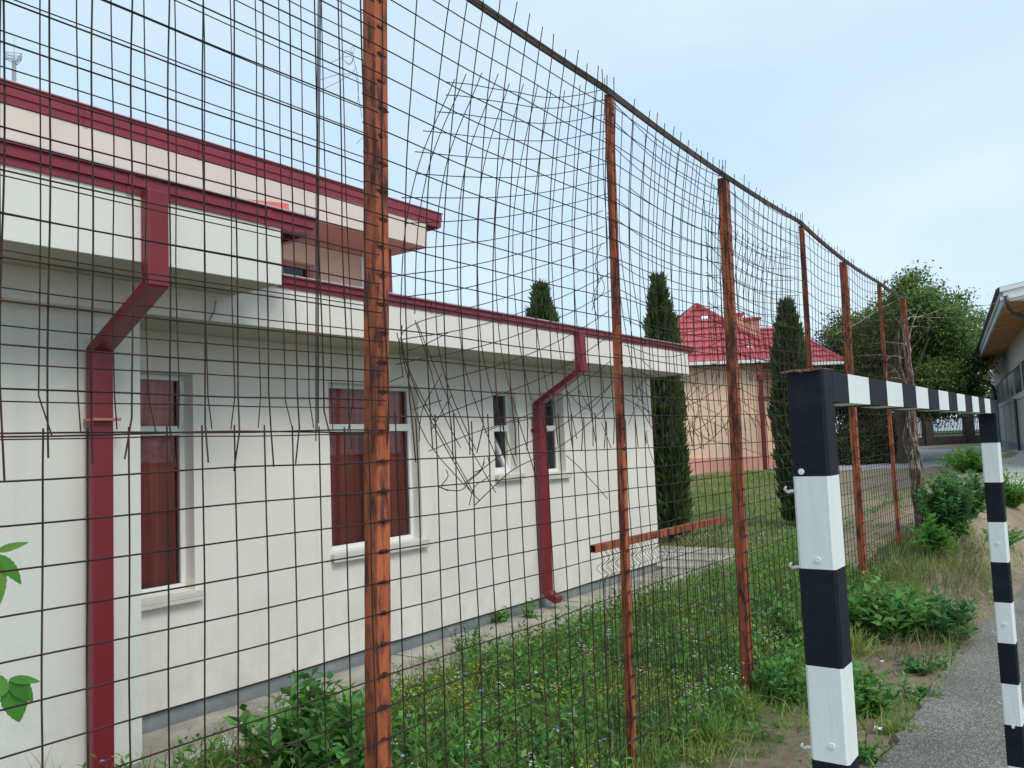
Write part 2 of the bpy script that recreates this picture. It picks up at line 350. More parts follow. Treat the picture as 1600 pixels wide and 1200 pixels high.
# ================================================================== SETTING
def terrain():
    xs = np.concatenate([np.linspace(-260, -45, 12), np.linspace(-40, -14, 27), np.linspace(-13, 3, 107), np.linspace(5, 200, 14)])
    ys = np.concatenate([np.linspace(-60, -6, 8), np.linspace(-5, 18, 154), np.linspace(18.5, 60, 60), np.linspace(70, 420, 12)])
    nx, ny = len(xs), len(ys); V = []; att = {'grass': [], 'sand': [], 'gravel': []}
    for y in ys:
        for x in xs:
            z = gz(x, y)
            if -13 < x < -1.6 and y < 40: z += .025*noise.noise(Vector((x*1.1, y*1.1, 0)))+.012*noise.noise(Vector((x*4, y*4, 3)))
            V.append((x, y, z))
            # regions: grass left of the fence, soil strip beside it, sand bank beyond the court
            g = 0; s = 0; gr = 0
            if x < -2.5: g = 1
            elif x < -1.0 and y < 14: g = .46 - .2*sm((x+2.0)/.8)
            sandf = sm((y-11.5)/2.0) if x > -2.6 else sm((y-9.5)/2.)*sm((x-xbnd(y)+.35)/.7)
            s = sandf; g = g*(1-sandf)
            if x < -14: g = max(g, .4+.6*(y < 34))
            if y > 31+.35*(x+8) and y < 45 and x > -26: gr = 1; g = 0
            if y > 60: g = 1
            att['grass'].append(g); att['sand'].append(s); att['gravel'].append(gr)
    F_ = [(j*nx+i, j*nx+i+1, (j+1)*nx+i+1, (j+1)*nx+i) for j in range(ny-1) for i in range(nx-1)]
    mb = MB(); mb.v = V; mb.f = F_; mb.mi = [0]*len(F_)
    o = mb.build('ground', M['ground'], smooth=True); tag(o, kind='structure')
    for k, vals in att.items():
        a = o.data.attributes.new(k, 'FLOAT', 'POINT'); a.data.foreach_set('value', vals)
terrain()
def asphalt():
    mb = MB(); ys = np.arange(-6, 15.3, .12); V = []; F_ = []
    for y in ys:
        e = -1.18-.012*y*1.5 + .10*noise.noise(Vector((0, y*1.7, 0)))+.05*noise.noise(Vector((3, y*7, 0)))
        if y > 14: e += (y-14)*.5
        row = [e, e+.02, e+.5, 2, 8, 24]
        for i, x in enumerate(row):
            V.append((x, y, gz(max(x, -.9), y)*(1 if y > 12 else 1)+(-.01 if i == 0 else .018)))
    n = 6
    for j in range(len(ys)-1):
        for i in range(n-1): F_.append((j*n+i, j*n+i+1, (j+1)*n+i+1, (j+1)*n+i))
    mb.v = V; mb.f = F_; mb.mi = [0]*len(F_); tag(mb.build('asphalt_court', M['asphalt']), kind='structure')
    # white court line
    a = onZ(1580, 1200, .022); c = onZ(1600, 1098, .022); d = (c-a); d.z = 0; d.normalize(); nrm = Vector((d.y, -d.x, 0))
    mb = MB(); p0 = a-d*5; p1 = a+d*1.6
    mb.add([p0, p0+nrm*.07, p1+nrm*.07, p1], [(0, 1, 2, 3)])
    lm = mat('worn_line_paint', (.62, .62, .60), .8, var=.15, vscale=15, col2=(.25, .245, .235), c2scale=25, c2pos=(.5, .6))
    tag(mb.build('court_line', lm), kind='structure')
asphalt()
XW = -5.65
def apron():
    mb = MB(); y = -3.0
    while y < 13.6:
        y2 = y+1.45
        dz = random.uniform(-.006, .006); e = XW+.82+random.uniform(-.03, .03)
        mb.box(XW-.0, e, y+.012, y2-.012, -.25, .004+dz); y = y2
    tag(mb.build('apron', M['concrete'], bevel=.006), kind='structure')
    mb = MB(); y0 = 11.36
    for k in range(3): mb.box(XW-1.9, XW+1.1, y0+k*.7+.01, y0+.69+k*.7, -.25, .03+.012*k)
    tag(mb.build('corner_paving', M['concrete'], bevel=.006), kind='structure')
apron()

# ================================================================== SCHOOL BUILDING
sch = empty('school_building', (-7, 5, 0), 'long white school building with maroon flat roof edges, a protruding wing and maroon downpipes', 'building')
YB = 11.2                      # far corner
XR = -5.02                     # recessed roof edge plane
XWG, XLF = -5.16, -4.5         # wing wall plane, wing fascia plane
def wz(px, py, X): return onX(px, py, X).z
def wy(px, py, X): return onX(px, py, X).y
ZS = onX(1015, 590, XW).z      # soffit height
def opening(x0, x1, ty, by, X=XW, ref=None):
    """opening on plane X from left/right pixels and top/bottom pixels at ref x"""
    ref = ref if ref is not None else x0
    mid = (ty+by)/2
    return (wy(x0, mid, X), wy(x1, mid, X), wz(ref, by, X), wz(ref, ty, X))
WINS = [opening(150, 303, 585, 928, ref=303), opening(516, 657, 597, 866), opening(772, 808, 611, 742), opening(848, 882, 612, 740)]
w0 = WINS[0]; WINS[0] = (w0[1]-1.25, w0[1], w0[2]+.03, w0[3])
def wall_holes(mb, X, y0, y1, z0, z1, holes, depth=.17):
    ys = sorted(set([y0, y1]+[h[0] for h in holes]+[h[1] for h in holes])); zs = sorted(set([z0, z1]+[h[2] for h in holes]+[h[3] for h in holes]))
    for i in range(len(ys)-1):
        for j in range(len(zs)-1):
            yc, zc = (ys[i]+ys[i+1])/2, (zs[j]+zs[j+1])/2
            if any(h[0] < yc < h[1] and h[2] < zc < h[3] for h in holes): continue
            mb.add([(X, ys[i], zs[j]), (X, ys[i+1], zs[j]), (X, ys[i+1], zs[j+1]), (X, ys[i], zs[j+1])], [(0, 1, 2, 3)])
    for a, b, c, d in holes:
        Xi = X-depth
        mb.add([(X, a, c), (X, b, c), (X, b, d), (X, a, d), (Xi, a, c), (Xi, b, c), (Xi, b, d), (Xi, a, d)],
               [(0, 4, 5, 1), (1, 5, 6, 2), (2, 6, 7, 3), (3, 7, 4, 0)])
PL0 = .0; PL1 = wz(222, 1120, XW)
mb = MB(); wall_holes(mb, XW, 1.2, YB, PL1, ZS+.02, WINS)
mb.add([(XW, YB, PL1), (-13.5, YB, PL1), (-13.5, YB, ZS+.02), (XW, YB, ZS+.02)], [(0, 1, 2, 3)])
mb.add([(XW, YB, PL1), (XW-.04, YB-.04, PL1), (XW-.04, 1.2, PL1), (XW, 1.2, PL1)], [(0, 1, 2, 3)])
mb.build('wall', M['wall'], sch)
# wing wall with its return face
ZSL = onX(440, 445, XLF).z; YWE = wy(220, 800, XWG)
mb = MB(); mb.box(-9, XWG, -4, YWE, -.2, ZSL+.02); mb.build('wall', M['wallcool'], sch)
mb = MB(); mb.box(-13.3, XW-.035, 1.25, YB-.03, -.3, PL1+.01); mb.build('plinth', M['plinth'], sch)
# recessed eave (roof slab) : soffit + white fascia band + maroon gutter band
ZFT = onX(600, 475, XR).z      # bottom of maroon band
ZRT = onX(600, 461, XR).z
YLE = wy(440, 445, XLF)         # wing eave end
mb = MB(); mb.mat(M['wall']); mb.box(-13.5, XR, 1.2, YB+.02, ZS, ZFT)
mb.build('roof_slab', None, sch)
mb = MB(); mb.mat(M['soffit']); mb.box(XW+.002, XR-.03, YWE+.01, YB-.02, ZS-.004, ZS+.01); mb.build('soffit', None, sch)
def band(name, X, y0, y1, z0, z1, seams, Xback, endcap=True):
    mb = MB(); mb.mat(M['maroon'])
    # stepped profile: lower drip fold, face, top lip
    mb.box(X-.05, X+.012, y0, y1, z0, z0+(z1-z0)*.42); mb.box(X-.05, X+.028, y0, y1+.004, z0+(z1-z0)*.42, z1)
    mb.box(X-.06, X+.045, y0, y1+.015, z1, z1+.012)
    if endcap: mb.box(Xback, X-.05, y1-.02, y1+.03, z0, z1+.006)
    for s in seams:
        mb.box(X+.028, X+.036, s-.018, s+.018, z0+(z1-z0)*.40, z1-.004); mb.box(X+.012, X+.018, s-.02, s+.02, z0-.003, z0+(z1-z0)*.41)
    mb.mat(M['zinc']); mb.box(Xback, X+.04, y0, y1+.01, z1+.012, z1+.022)
    return mb.build(name, None, sch)
Y1105 = wy(1105, 548, XR)
band('roof_edge', XR, 1.2, YB+.14, ZFT, ZRT, list(np.arange(4.6, YB, 1.05)), -13.6)
# wing eave
ZLT = onX(0, 224, XLF).z; ZLF = onX(436, 356, XLF).z
mb = MB(); mb.mat(M['wallcool']); mb.box(-9.0, XLF, -4, YLE, ZSL, ZLF); mb.build('roof_slab', None, sch)
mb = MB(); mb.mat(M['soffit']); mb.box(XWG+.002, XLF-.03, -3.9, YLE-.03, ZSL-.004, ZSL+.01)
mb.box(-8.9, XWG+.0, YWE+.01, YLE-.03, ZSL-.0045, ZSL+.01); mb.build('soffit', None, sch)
band('roof_edge', XLF, -4, wy(488, 352, XLF), ZLF, ZLT, list(np.arange(.6, 3.5, .95)), -9.1)
# red plastic piece on wing roof
# upper storey
XU, XUW = -8.0, -8.95
ZU0 = onX(668, 388, XU).z; ZU1 = onX(300, 245, XU).z; ZU2 = onX(300, 218, XU).z; YU = wy(668, 388, XU); YUW = wy(566, 410, XUW)
mb = MB(); mb.mat(M['upper']); mb.box(-15, XU, -6, YU, ZU0+.02, ZU1); mb.build('upper_slab', None, sch)
mb = MB(); mb.mat(M['browns']); mb.box(-14.9, XU-.02, -5.9, YU-.02, ZU0, ZU0+.018); mb.build('soffit', None, sch)
band('roof_edge', XU, -6, wy(688, 345, XU), ZU1, ZU2, list(np.arange(-1, YU, 1.25)), -15.1)
up_hole = (wy(443, 420, XUW), wy(492, 420, XUW), wz(443, 437, XUW), wz(443, 404, XUW))
mb = MB(); wall_holes(mb, XUW, -5, YUW, ZFT-.2, ZU0, [up_hole], .14)
mb.add([(XUW, YUW, ZFT-.2), (-14.5, YUW, ZFT-.2), (-14.5, YUW, ZU0), (XUW, YUW, ZU0)], [(0, 1, 2, 3)])
mb.build('upper_wall', M['pinkwall'], sch)
mb = MB(); mb.box(XUW-.01, XUW+.014, YUW-.02, YUW+.05, ZFT, ZU0-.002); mb.build('corner_trim', M['pvc'], sch)

# windows
def window(hole, X, transom=None, mull=None, curtain=True, sill=True, fw=.042, tilt=False, setback=.11, backing='curtain', frame_mat='pvc'):
    a, b, c, d = hole; Xf_ = X-setback; wn = MB(); wn.mat(M[frame_mat])
    wn.box(Xf_-.05, Xf_, a, b, d-fw, d); wn.box(Xf_-.05, Xf_, a, b, c, c+fw*1.1)
    wn.box(Xf_-.05, Xf_, a, a+fw, c+fw*1.1, d-fw); wn.box(Xf_-.05, Xf_, b-fw, b, c+fw*1.1, d-fw)
    if transom: wn.box(Xf_-.045, Xf_+.006, a+fw, b-fw, transom-.035, transom+.035)
    if mull: wn.box(Xf_-.045, Xf_+.004, mull-.04, mull+.04, c+fw*1.1, (transom-.035) if transom else d-fw)
    fr = wn.build('window', None, sch, bevel=.006)
    g = MB(); zt = transom if transom else d
    g.add([(Xf_-.02, a+fw*.8, c+fw*.8), (Xf_-.02, b-fw*.8, c+fw*.8), (Xf_-.02, b-fw*.8, d-fw*.8), (Xf_-.02, a+fw*.8, d-fw*.8)], [(0, 1, 2, 3)])
    if not tilt: g.build('pane', M['glass'], fr)
    else:
        # upper pane fixed, lower sash tipped inwards at its top
        g = MB(); g.add([(Xf_-.02, a+fw, transom+.03), (Xf_-.02, b-fw, transom+.03), (Xf_-.02, b-fw, d-fw), (Xf_-.02, a+fw, d-fw)], [(0, 1, 2, 3)]); g.build('pane', M['glass'], fr)
        s_ = MB(); s_.mat(M['pvc']); h = transom-.04-(c+fw*1.1); t_ = .2
        def P(y, u, off=0): return Vector((Xf_-.03-t_*u+off, y, c+fw*1.1+h*u*.985))
        for (y0, u0, y1, u1) in ((a+fw, 0, b-fw, 0), (a+fw, 1, b-fw, 1)): s_.beam(P(y0, u0), P(y1, u1), .05, .055)
        for y0 in (a+fw+.025, b-fw-.025): s_.beam(P(y0, 0), P(y0, 1), .05, .055)
        sash = s_.build('open_sash', None, fr)
        g = MB(); g.add([P(a+fw, 0), P(b-fw, 0), P(b-fw, 1), P(a+fw, 1)], [(0, 1, 2, 3)]); g.build('pane', M['glass'], fr)
    if curtain:
        cb = MB(); n = 60; V = []; F_ = []
        for i in range(n+1):
            y = a+(b-a)*i/n; dx = .05*math.sin(i*.9)+.03*math.sin(i*2.3+1)
            V += [(Xf_-.13+dx, y, c), (Xf_-.13+dx*.7, y, d)]
        F_ = [(2*i, 2*i+2, 2*i+3, 2*i+1) for i in range(n)]
        cb.add(V, F_); cb.build('curtain', M['curtain'], fr, smooth=True)
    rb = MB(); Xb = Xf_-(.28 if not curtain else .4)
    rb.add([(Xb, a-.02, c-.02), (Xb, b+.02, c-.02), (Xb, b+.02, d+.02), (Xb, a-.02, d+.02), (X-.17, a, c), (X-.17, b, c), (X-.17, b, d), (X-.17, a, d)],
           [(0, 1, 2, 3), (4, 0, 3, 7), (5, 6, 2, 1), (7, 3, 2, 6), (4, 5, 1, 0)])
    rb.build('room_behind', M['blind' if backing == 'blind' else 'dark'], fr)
    if sill:
        sb = MB(); sb.mat(M['sill']); sb.box(X-.12, X+.06, a-.02, b+.05, c-.045, c-.002); sb.box(X+.035, X+.06, a-.02, b+.05, c-.075, c-.0455); sb.build('sill', None, fr, bevel=.005)
    return fr
tz = wz(516, 668, XW)
window(WINS[0], XW, transom=wz(280, 672, XW))
window(WINS[1], XW, transom=tz, mull=wy(590, 730, XW))
window(WINS[2], XW, transom=wz(772, 669, XW), curtain=False, tilt=True, fw=.04, backing='blind')
window(WINS[3], XW, transom=wz(848, 669, XW), curtain=False, fw=.04, backing='blind')
window(up_hole, XUW, curtain=False, sill=False, fw=.05, frame_mat='browns', mull=None)

# downpipes (rectangular folded steel)
def downpipe(Xo, Xw_, ypos, z_top, z_bend1, z_bend2, z_bot, wy_=.13, dx=.085, shoe=False, clips=True):
    mb = MB(); mb.mat(M['maroon2'])
    def prism(P, Q):   # P,Q = (xback, xfront, z) at two ends (upper/lower): slab slice
        (xb0, xf0, z0a, z0b), (xb1, xf1, z1a, z1b) = P, Q
        y0, y1 = ypos-wy_/2, ypos+wy_/2
        v = [(xb0, y0, z0a), (xf0, y0, z0b), (xf0, y1, z0b), (xb0, y1, z0a), (xb1, y0, z1a), (xf1, y0, z1b), (xf1, y1, z1b), (xb1, y1, z1a)]
        mb.add(v, [(0, 1, 2, 3), (7, 6, 5, 4), (0, 4, 5, 1), (1, 5, 6, 2), (2, 6, 7, 3), (3, 7, 4, 0)])
    fo, fb = Xo+dx, Xo+.004; wo, wb = Xw_+dx+.03, Xw_+.03
    prism((fb, fo, z_top, z_top), (fb, fo, z_bend1, z_bend1-.03)); 
    prism((fb, fo, z_bend1, z_bend1-.03), (wb, wo, z_bend2+.03, z_bend2)); 
    prism((wb, wo, z_bend2+.03, z_bend2), (wb, wo, z_bot, z_bot))
    o = mb.build('downpipe', None, sch, bevel=.008)
    for z in ((z_bend2-.3,) if clips else ()):
        cl = MB(); cl.mat(M['maroon2'])
        cl.box(wb-.03, wo+.006, ypos-wy_/2-.006, ypos+wy_/2+.006, z-.015, z+.015); cl.box(wb-.03, wb-.01, ypos-wy_/2-.04, ypos+wy_/2+.04, z-.012, z+.012)
        cl.build('bracket', None, o)
    if shoe:
        s_ = MB(); s_.beam((wb+dx/2, ypos, z_bot+.01), (wb+dx/2+.16, ypos, z_bot-.06), wy_*1.02, dx, up=(0, 0, 1)); s_.build('shoe', M['maroon2'], o, bevel=.006)
    return o
y1 = wy(147, 900, XWG)
downpipe(XLF, XWG, y1, ZLF+.03, wz(245, 440, XLF+.06), wz(147, 550, XWG+.06), -.15, clips=False)
y2 = wy(840, 750, XW)
d2 = downpipe(XR, XW, y2, ZFT+.03, wz(893, 575, XR+.06), wz(838, 632, XW+.06), .16, shoe=True)
mb = MB(); mb.mat(M['maroon2']); yu = YUW-.5
y3 = wy(602, 420, XU-.45)
mb.box(XU-.5, XU-.41, y3-.06, y3+.1, ZRT-.2, ZU0+.1); mb.build('downpipe', None, sch, bevel=.008)
# small conduit hanging from the soffit
mb = MB(); a = onZ(338, 470, ZSL-.01)
p = [onX(337, 470, XR+.05), onX(335, 485, XR+.04), onX(328, 500, XR+.0)]
mb.tube([p[0], p[1], p[2]], .008, 6); mb.build('cable', M['tower'], sch)
pts = [onX(340, 466, XR+.03)+Vector((0, 0, .02)), onX(338, 484, XR+.03), onX(328, 500, XR+.03)]
mb = MB(); mb.tube(pts, .01, 6)
# orange clip on the first pipe
mb = MB(); z_ = wz(147, 657, XWG); mb.box(XWG+.02, XWG+.15, y1-.075, y1+.095, z_-.008, z_+.008); mb.build('bracket', M['browns'], sch)
# strip of red plastic lying on the wing roof edge
t_ = MB(); a = onX(385, 318, XLF-.12); b = onX(447, 322, XLF-.12)
t_.beam(a, b+Vector((0, 0, -.01)), .06, .045); tag(t_.build('plastic_strip', M['hotred']), 'short pale red plastic strip lying on the wing roof edge', 'strip')

# ================================================================== RUSTY MESH FENCE
XF = dep(590, 707, 3.3).x
CEL = .122
POSTS = [((586, 0), (591, 1200), 'w'), ((951, 145), (988, 1200), 'n'), ((1130, 275), (1170, 1095), 'w'), ((1252, 350), (1290, 985), 'n'),
         ((1317, 405), (1350, 915), 'w'), ((1373, 442), (1408, 880), 'n'), ((1410, 465), (1440, 800), 'w')]
PP = []; PB = []
for t, b, k in POSTS:
    a, c = onX(*t, XF), onX(*b, XF)
    PP.append((a, c, k)); s_ = .036 if k == 'w' else .021; PB.append((onX(*t, XF-s_-.004), onX(*b, XF-s_-.004)))
fen = empty('mesh_fence', (XF, 4, 0), 'tall rusty welded wire mesh fence on red brown steel posts, torn in its upper half', 'fence')
def post_at(i, z):
    a, c, k = PP[i]; t = (z-c.z)/(a.z-c.z); return c+(a-c)*t
ztop_rail = [(-.5, 4.12), (PP[0][0].y, 4.10), (PP[1][0].y, PP[1][0].z+.03), (PP[2][0].y, PP[2][0].z+.03), (PP[3][0].y, PP[3][0].z+.03),
             (PP[4][0].y, PP[4][0].z+.02), (PP[5][0].y, PP[5][0].z+.02), (PP[6][0].y+.15, PP[6][0].z+.02)]
def zr(y): return ip(y, ztop_rail)
ZJ = 1.965
def rough_post(i):
    a, c, k = PP[i]; s = .036 if k == 'w' else .021; a, c = PB[i]
    zb = gz(XF, c.y)-.15; zt = zr(a.y)-.02
    mb = MB(); mb.mat(M['postrust']); n = 40; V = []
    for j in range(n+1):
        z = zb+(zt-zb)*j/n; p_ = c+(a-c)*((z-c.z)/(a.z-c.z))
        for u, v in ((-1, -1), (1, -1), (1, 1), (-1, 1)):
            q = .0012*noise.noise(Vector((u*3+i*7, v*3, z*9)))
            V.append((XF-s-.004+u*(s+q), p_.y+v*(s+q), z))
    F_ = [(j*4+e, j*4+(e+1) % 4, (j+1)*4+(e+1) % 4, (j+1)*4+e) for j in range(n) for e in range(4)]+[(3, 2, 1, 0), (n*4, n*4+1, n*4+2, n*4+3)]
    mb.add(V, F_)
    mb.mat(M['weld'])
    for r0, zz in ((0, ZJ), (1, ZJ+.04+.02*max(i-1, 0)+CEL*.972)):
        k_ = 0
        while True:
            z = zz-k_*CEL*.972 if r0 == 0 else zz+k_*CEL*.972
            if z < zb+.1 or z > zt-.02: break
            p_ = c+(a-c)*((z-c.z)/(a.z-c.z)); L_ = s*random.uniform(.35, 1.)
            yc = p_.y+random.uniform(-.3, .3)*s; seg = 7
            V = []; 
            for q in range(seg+1):
                t = q/seg*2-1; rr = (.003+.006*(1-t*t))*random.uniform(.55, 1.45)
                for e in range(5):
                    an = e*math.pi/4*1.0; V.append((XF-.0045+math.sin(an)*rr*.3, yc+t*L_, z+math.cos(an)*rr*1.15))
            mb.add(V, [(q*5+e, (q+1)*5+e, (q+1)*5+e+1, q*5+e+1) for q in range(seg) for e in range(4)])
            k_ += 1
    mb.build('post', None, fen)
for i in range(len(PP)): rough_post(i)
# top rail: angle iron
mb = MB(); ys = [y for y, z in ztop_rail]
for i in range(len(ys)-1):
    y0, z0 = ztop_rail[i]; y1_, z1_ = ztop_rail[i+1]; n = 6
    for j in range(n):
        ya, yb = y0+(y1_-y0)*j/n, y0+(y1_-y0)*(j+1)/n
        sag = lambda y: -.012*math.sin(math.pi*(y-y0)/(y1_-y0))
        A_ = Vector((XF-.02, ya, zr(ya)+sag(ya))); B_ = Vector((XF-.02, yb, zr(yb)+sag(yb)))
        mb.beam(A_, B_, .045, .012); mb.beam(A_+Vector((.018, 0, -.018)), B_+Vector((.018, 0, -.018)), .009, .036)
mb.build('top_rail', M['wirecap'], fen)

def wob(y, z, k): return Vector((.012*noise.noise(Vector((y*1.3, z*1.3, k))), .010*noise.noise(Vector((y*1.7+9, z*1.7, k))), .008*noise.noise(Vector((y*1.5+5, z*1.5, k)))))
RW = .0029
def panel(name, y0, y1, z0, z1, dX, shear=0, k=1, bulge=0., poke=0., hang=0., drop=0., yphase=None, zphase=None, r=RW, sag=0., zup=None, jag=0, foot=None):
    """a welded mesh sheet; verticals run z0..z1(+poke), rows run y0..y1"""
    mb = MB()
    def W(y, z):
        t = (z-z0)/(z1-z0); u = (y-y0)/(y1-y0)
        p_ = Vector((XF+dX, y, z))+wob(y, z, k)
        p_.y += shear*max(t, 0)**2*min(1, max(0, u)*7)*min(1, max(0, 1-u)*5+.25)
        p_.x -= bulge*math.sin(math.pi*min(max(t, 0), 1))*math.sin(math.pi*min(max(u, 0), 1))
        p_.z -= sag*math.sin(math.pi*min(max(u, 0), 1))*t
        return p_
    y = y0 if yphase is None else yphase; ysl = []
    while y < y1+1e-4:
        if y >= y0-1e-4: ysl.append(y)
        y += CEL
    for y in ysl:
        hb = hang*random.uniform(.5, 1.2); n = 18; zt = (zup(y) if zup else z1)+poke*random.uniform(.45, 1.1)
        kick = random.gauss(0, .013)*(1 if hang else 0); kx = random.gauss(0, .02)*(1 if hang else 0)
        zb_ = z0-hb+(foot(y)-z0 if foot else 0)
        pts = []
        for j in range(n+1):
            z = zb_+(zt-zb_)*j/n; p_ = W(y, z)
            if z < z0 and hang: q = (z0-z)/max(hb, 1e-6); p_.y += kick*q; p_.x += kx*q+.01
            if zup and z > zup(y)-.02 and poke: p_.y += random.gauss(0, .006); p_.x += random.gauss(0, .006)
            pts.append(p_)
        mb.tube(pts, r, 5)
    z = z0 if zphase is None else zphase
    ztm = max(zup(y0), zup(y1)) if zup else z1
    while z < ztm-.01:
        n = max(6, int((y1-y0)/.1)); pts = []
        for j in range(n+1):
            y = y0-.05+(y1-y0+.09)*j/n
            if zup and z > zup(y)-.01: continue
            p_ = W(y, z); p_.x += r*1.6
            pts.append(p_)
        if drop and random.random() < drop: pts = pts[:random.randint(len(pts)//2, len(pts))]
        if len(pts) > 2: mb.tube(pts, r, 5)
        z += CEL*.972
    return mb.build(name, M['wire'], fen)
ZJ = 1.965
YS = [wy(543, 850, XF)-CEL*17]+[PP[i][0].y*.5+PP[i][1].y*.5 for i in range(7)]
yfirst = wy(543, 850, XF)
def gfoot(y): return gz(XF, y)+.02
# lower panels
for i in range(7):
    y0, y1_ = YS[i], YS[i+1]
    gl = min(gfoot(y0), gfoot(y1_)); rows = int((ZJ-gl)/(CEL*.972))
    if i == 0: panel('mesh_panel', y0, y1_, ZJ-rows*CEL*.972, ZJ+.022, 0, k=3, yphase=y0)
    else: panel('mesh_panel', y0+.03, y1_-.01, ZJ-rows*CEL*.972, ZJ+.0, 0, k=3+i, yphase=y0+.06+(.0 if i > 1 else .04), poke=.09 if i else 0)
# upper panels
sh = [0.0, .24, .26, .18, .15, .12, .12]
for i in range(7):
    y0, y1_ = YS[i], YS[i+1]
    panel('mesh_panel', y0, y1_-.01, ZJ+.02, 4.0, .008, shear=sh[i], k=21+i, yphase=y0+(.012 if i == 0 else .05), poke=.10, hang=.13 if i < 3 else .05,
          zup=lambda y: zr(y), zphase=(onX(45, 211, XF).z-7*CEL*.972 if i == 0 else ZJ+.04+.02*i), bulge=.03 if i else .0, sag=.0 if i < 2 else .06)
# second sheet hanging behind the first bay, and behind bays 3-4
panel('loose_mesh_sheet', YS[0]-.1, wy(580, 250, XF-.4), ZJ+.06, 4.3, -.40, k=51, yphase=wy(176, 200, XF-.4)-CEL*13, hang=.05, zphase=onX(45, 64, XF-.4).z-11*CEL*.972, r=.0025)
panel('loose_mesh_sheet', YS[3]-.02, YS[4]+.05, ZJ+.5, 3.75, -.14, k=53, hang=.1, shear=.1, sag=.12, bulge=.1)
def warped(name, grid, nv, nh, X0, bul, cut=.1, r=.0026, seed=3, vext=.05, k=7, jit=3.):
    """torn sheet: grid of control pixels (rows top->bottom) carried onto the plane X0 with its own belly"""
    rr = random.Random(seed); G = np.array(grid, float); nr, nc = G.shape[:2]
    def cr1(P, t):        # catmull-rom through control values
        n = len(P)-1; s = min(max(t, 0), 1)*n; i = min(int(s), n-1); f_ = s-i
        p0 = P[max(i-1, 0)]; p1 = P[i]; p2 = P[i+1]; p3 = P[min(i+2, n)]
        q = .5*((2*p1)+(-p0+p2)*f_+(2*p0-5*p1+4*p2-p3)*f_**2+(-p0+3*p1-3*p2+p3)*f_**3)
        if t < 0: q = P[0]+(P[1]-P[0])*t*n
        if t > 1: q = P[n]+(P[n]-P[n-1])*(t-1)*n
        return q
    def W(u, v):
        rows = [cr1(G[j], u) for j in range(nr)]; q = cr1(rows, v)
        q = q+jit*np.array([noise.noise(Vector((u*4, v*4, k))), noise.noise(Vector((u*4, v*4, k+9)))])
        X = X0-bul*math.sin(math.pi*min(max(v, 0), 1))*(.4+.6*math.sin(math.pi*min(max(u, 0), 1)))
        return onX(q[0], q[1], X)
    mb = MB()
    for i in range(nv):
        u = i/(nv-1); a = -vext*rr.uniform(0, 1); b = 1+vext*rr.uniform(-3, 1.5)
        if rr.random() < cut: b = rr.uniform(.6, .95)
        n = 22; mb.tube([W(u, a+(b-a)*j/n) for j in range(n+1)], r, 5)
    for j in range(nh):
        v = j/(nh-1); a = -.06*rr.uniform(0, 1); b = 1+.03*rr.uniform(-1, 1)
        if rr.random() < cut: a = rr.uniform(.0, .3)
        n = 18; mb.tube([W(a+(b-a)*i/n, v)+Vector((.005, 0, 0)) for i in range(n+1)], r, 5)
    return mb.build(name, M['wire'], fen)
warped('torn_mesh_sheet', [[(708, 130), (785, 141), (865, 153), (945, 140)], [(655, 255), (745, 262), (850, 262), (942, 245)],
       [(628, 430), (735, 415), (840, 388), (948, 352)], [(640, 585), (745, 560), (850, 525), (950, 470)], [(745, 785), (800, 735), (885, 690), (960, 620)]],
       12, 19, XF-.22, .18, cut=.14)
warped('torn_mesh_sheet', [[(962, 165), (1020, 222), (1078, 262), (1125, 300)], [(958, 290), (1015, 335), (1070, 362), (1122, 380)],
       [(962, 410), (1015, 440), (1070, 455), (1126, 452)], [(985, 560), (1030, 575), (1075, 570), (1128, 545)], [(1000, 640), (1035, 690), (1090, 700), (1135, 660)]],
       12, 15, XF-.12, .12, cut=.2, seed=9)
warped('torn_mesh_sheet', [[(1140, 300), (1175, 330), (1210, 350), (1245, 372)], [(1142, 420), (1175, 440), (1212, 450), (1246, 452)],
       [(1148, 560), (1180, 575), (1215, 578), (1250, 570)], [(1158, 640), (1185, 660), (1220, 668), (1256, 650)]], 9, 12, XF-.1, .1, cut=.15, seed=19)
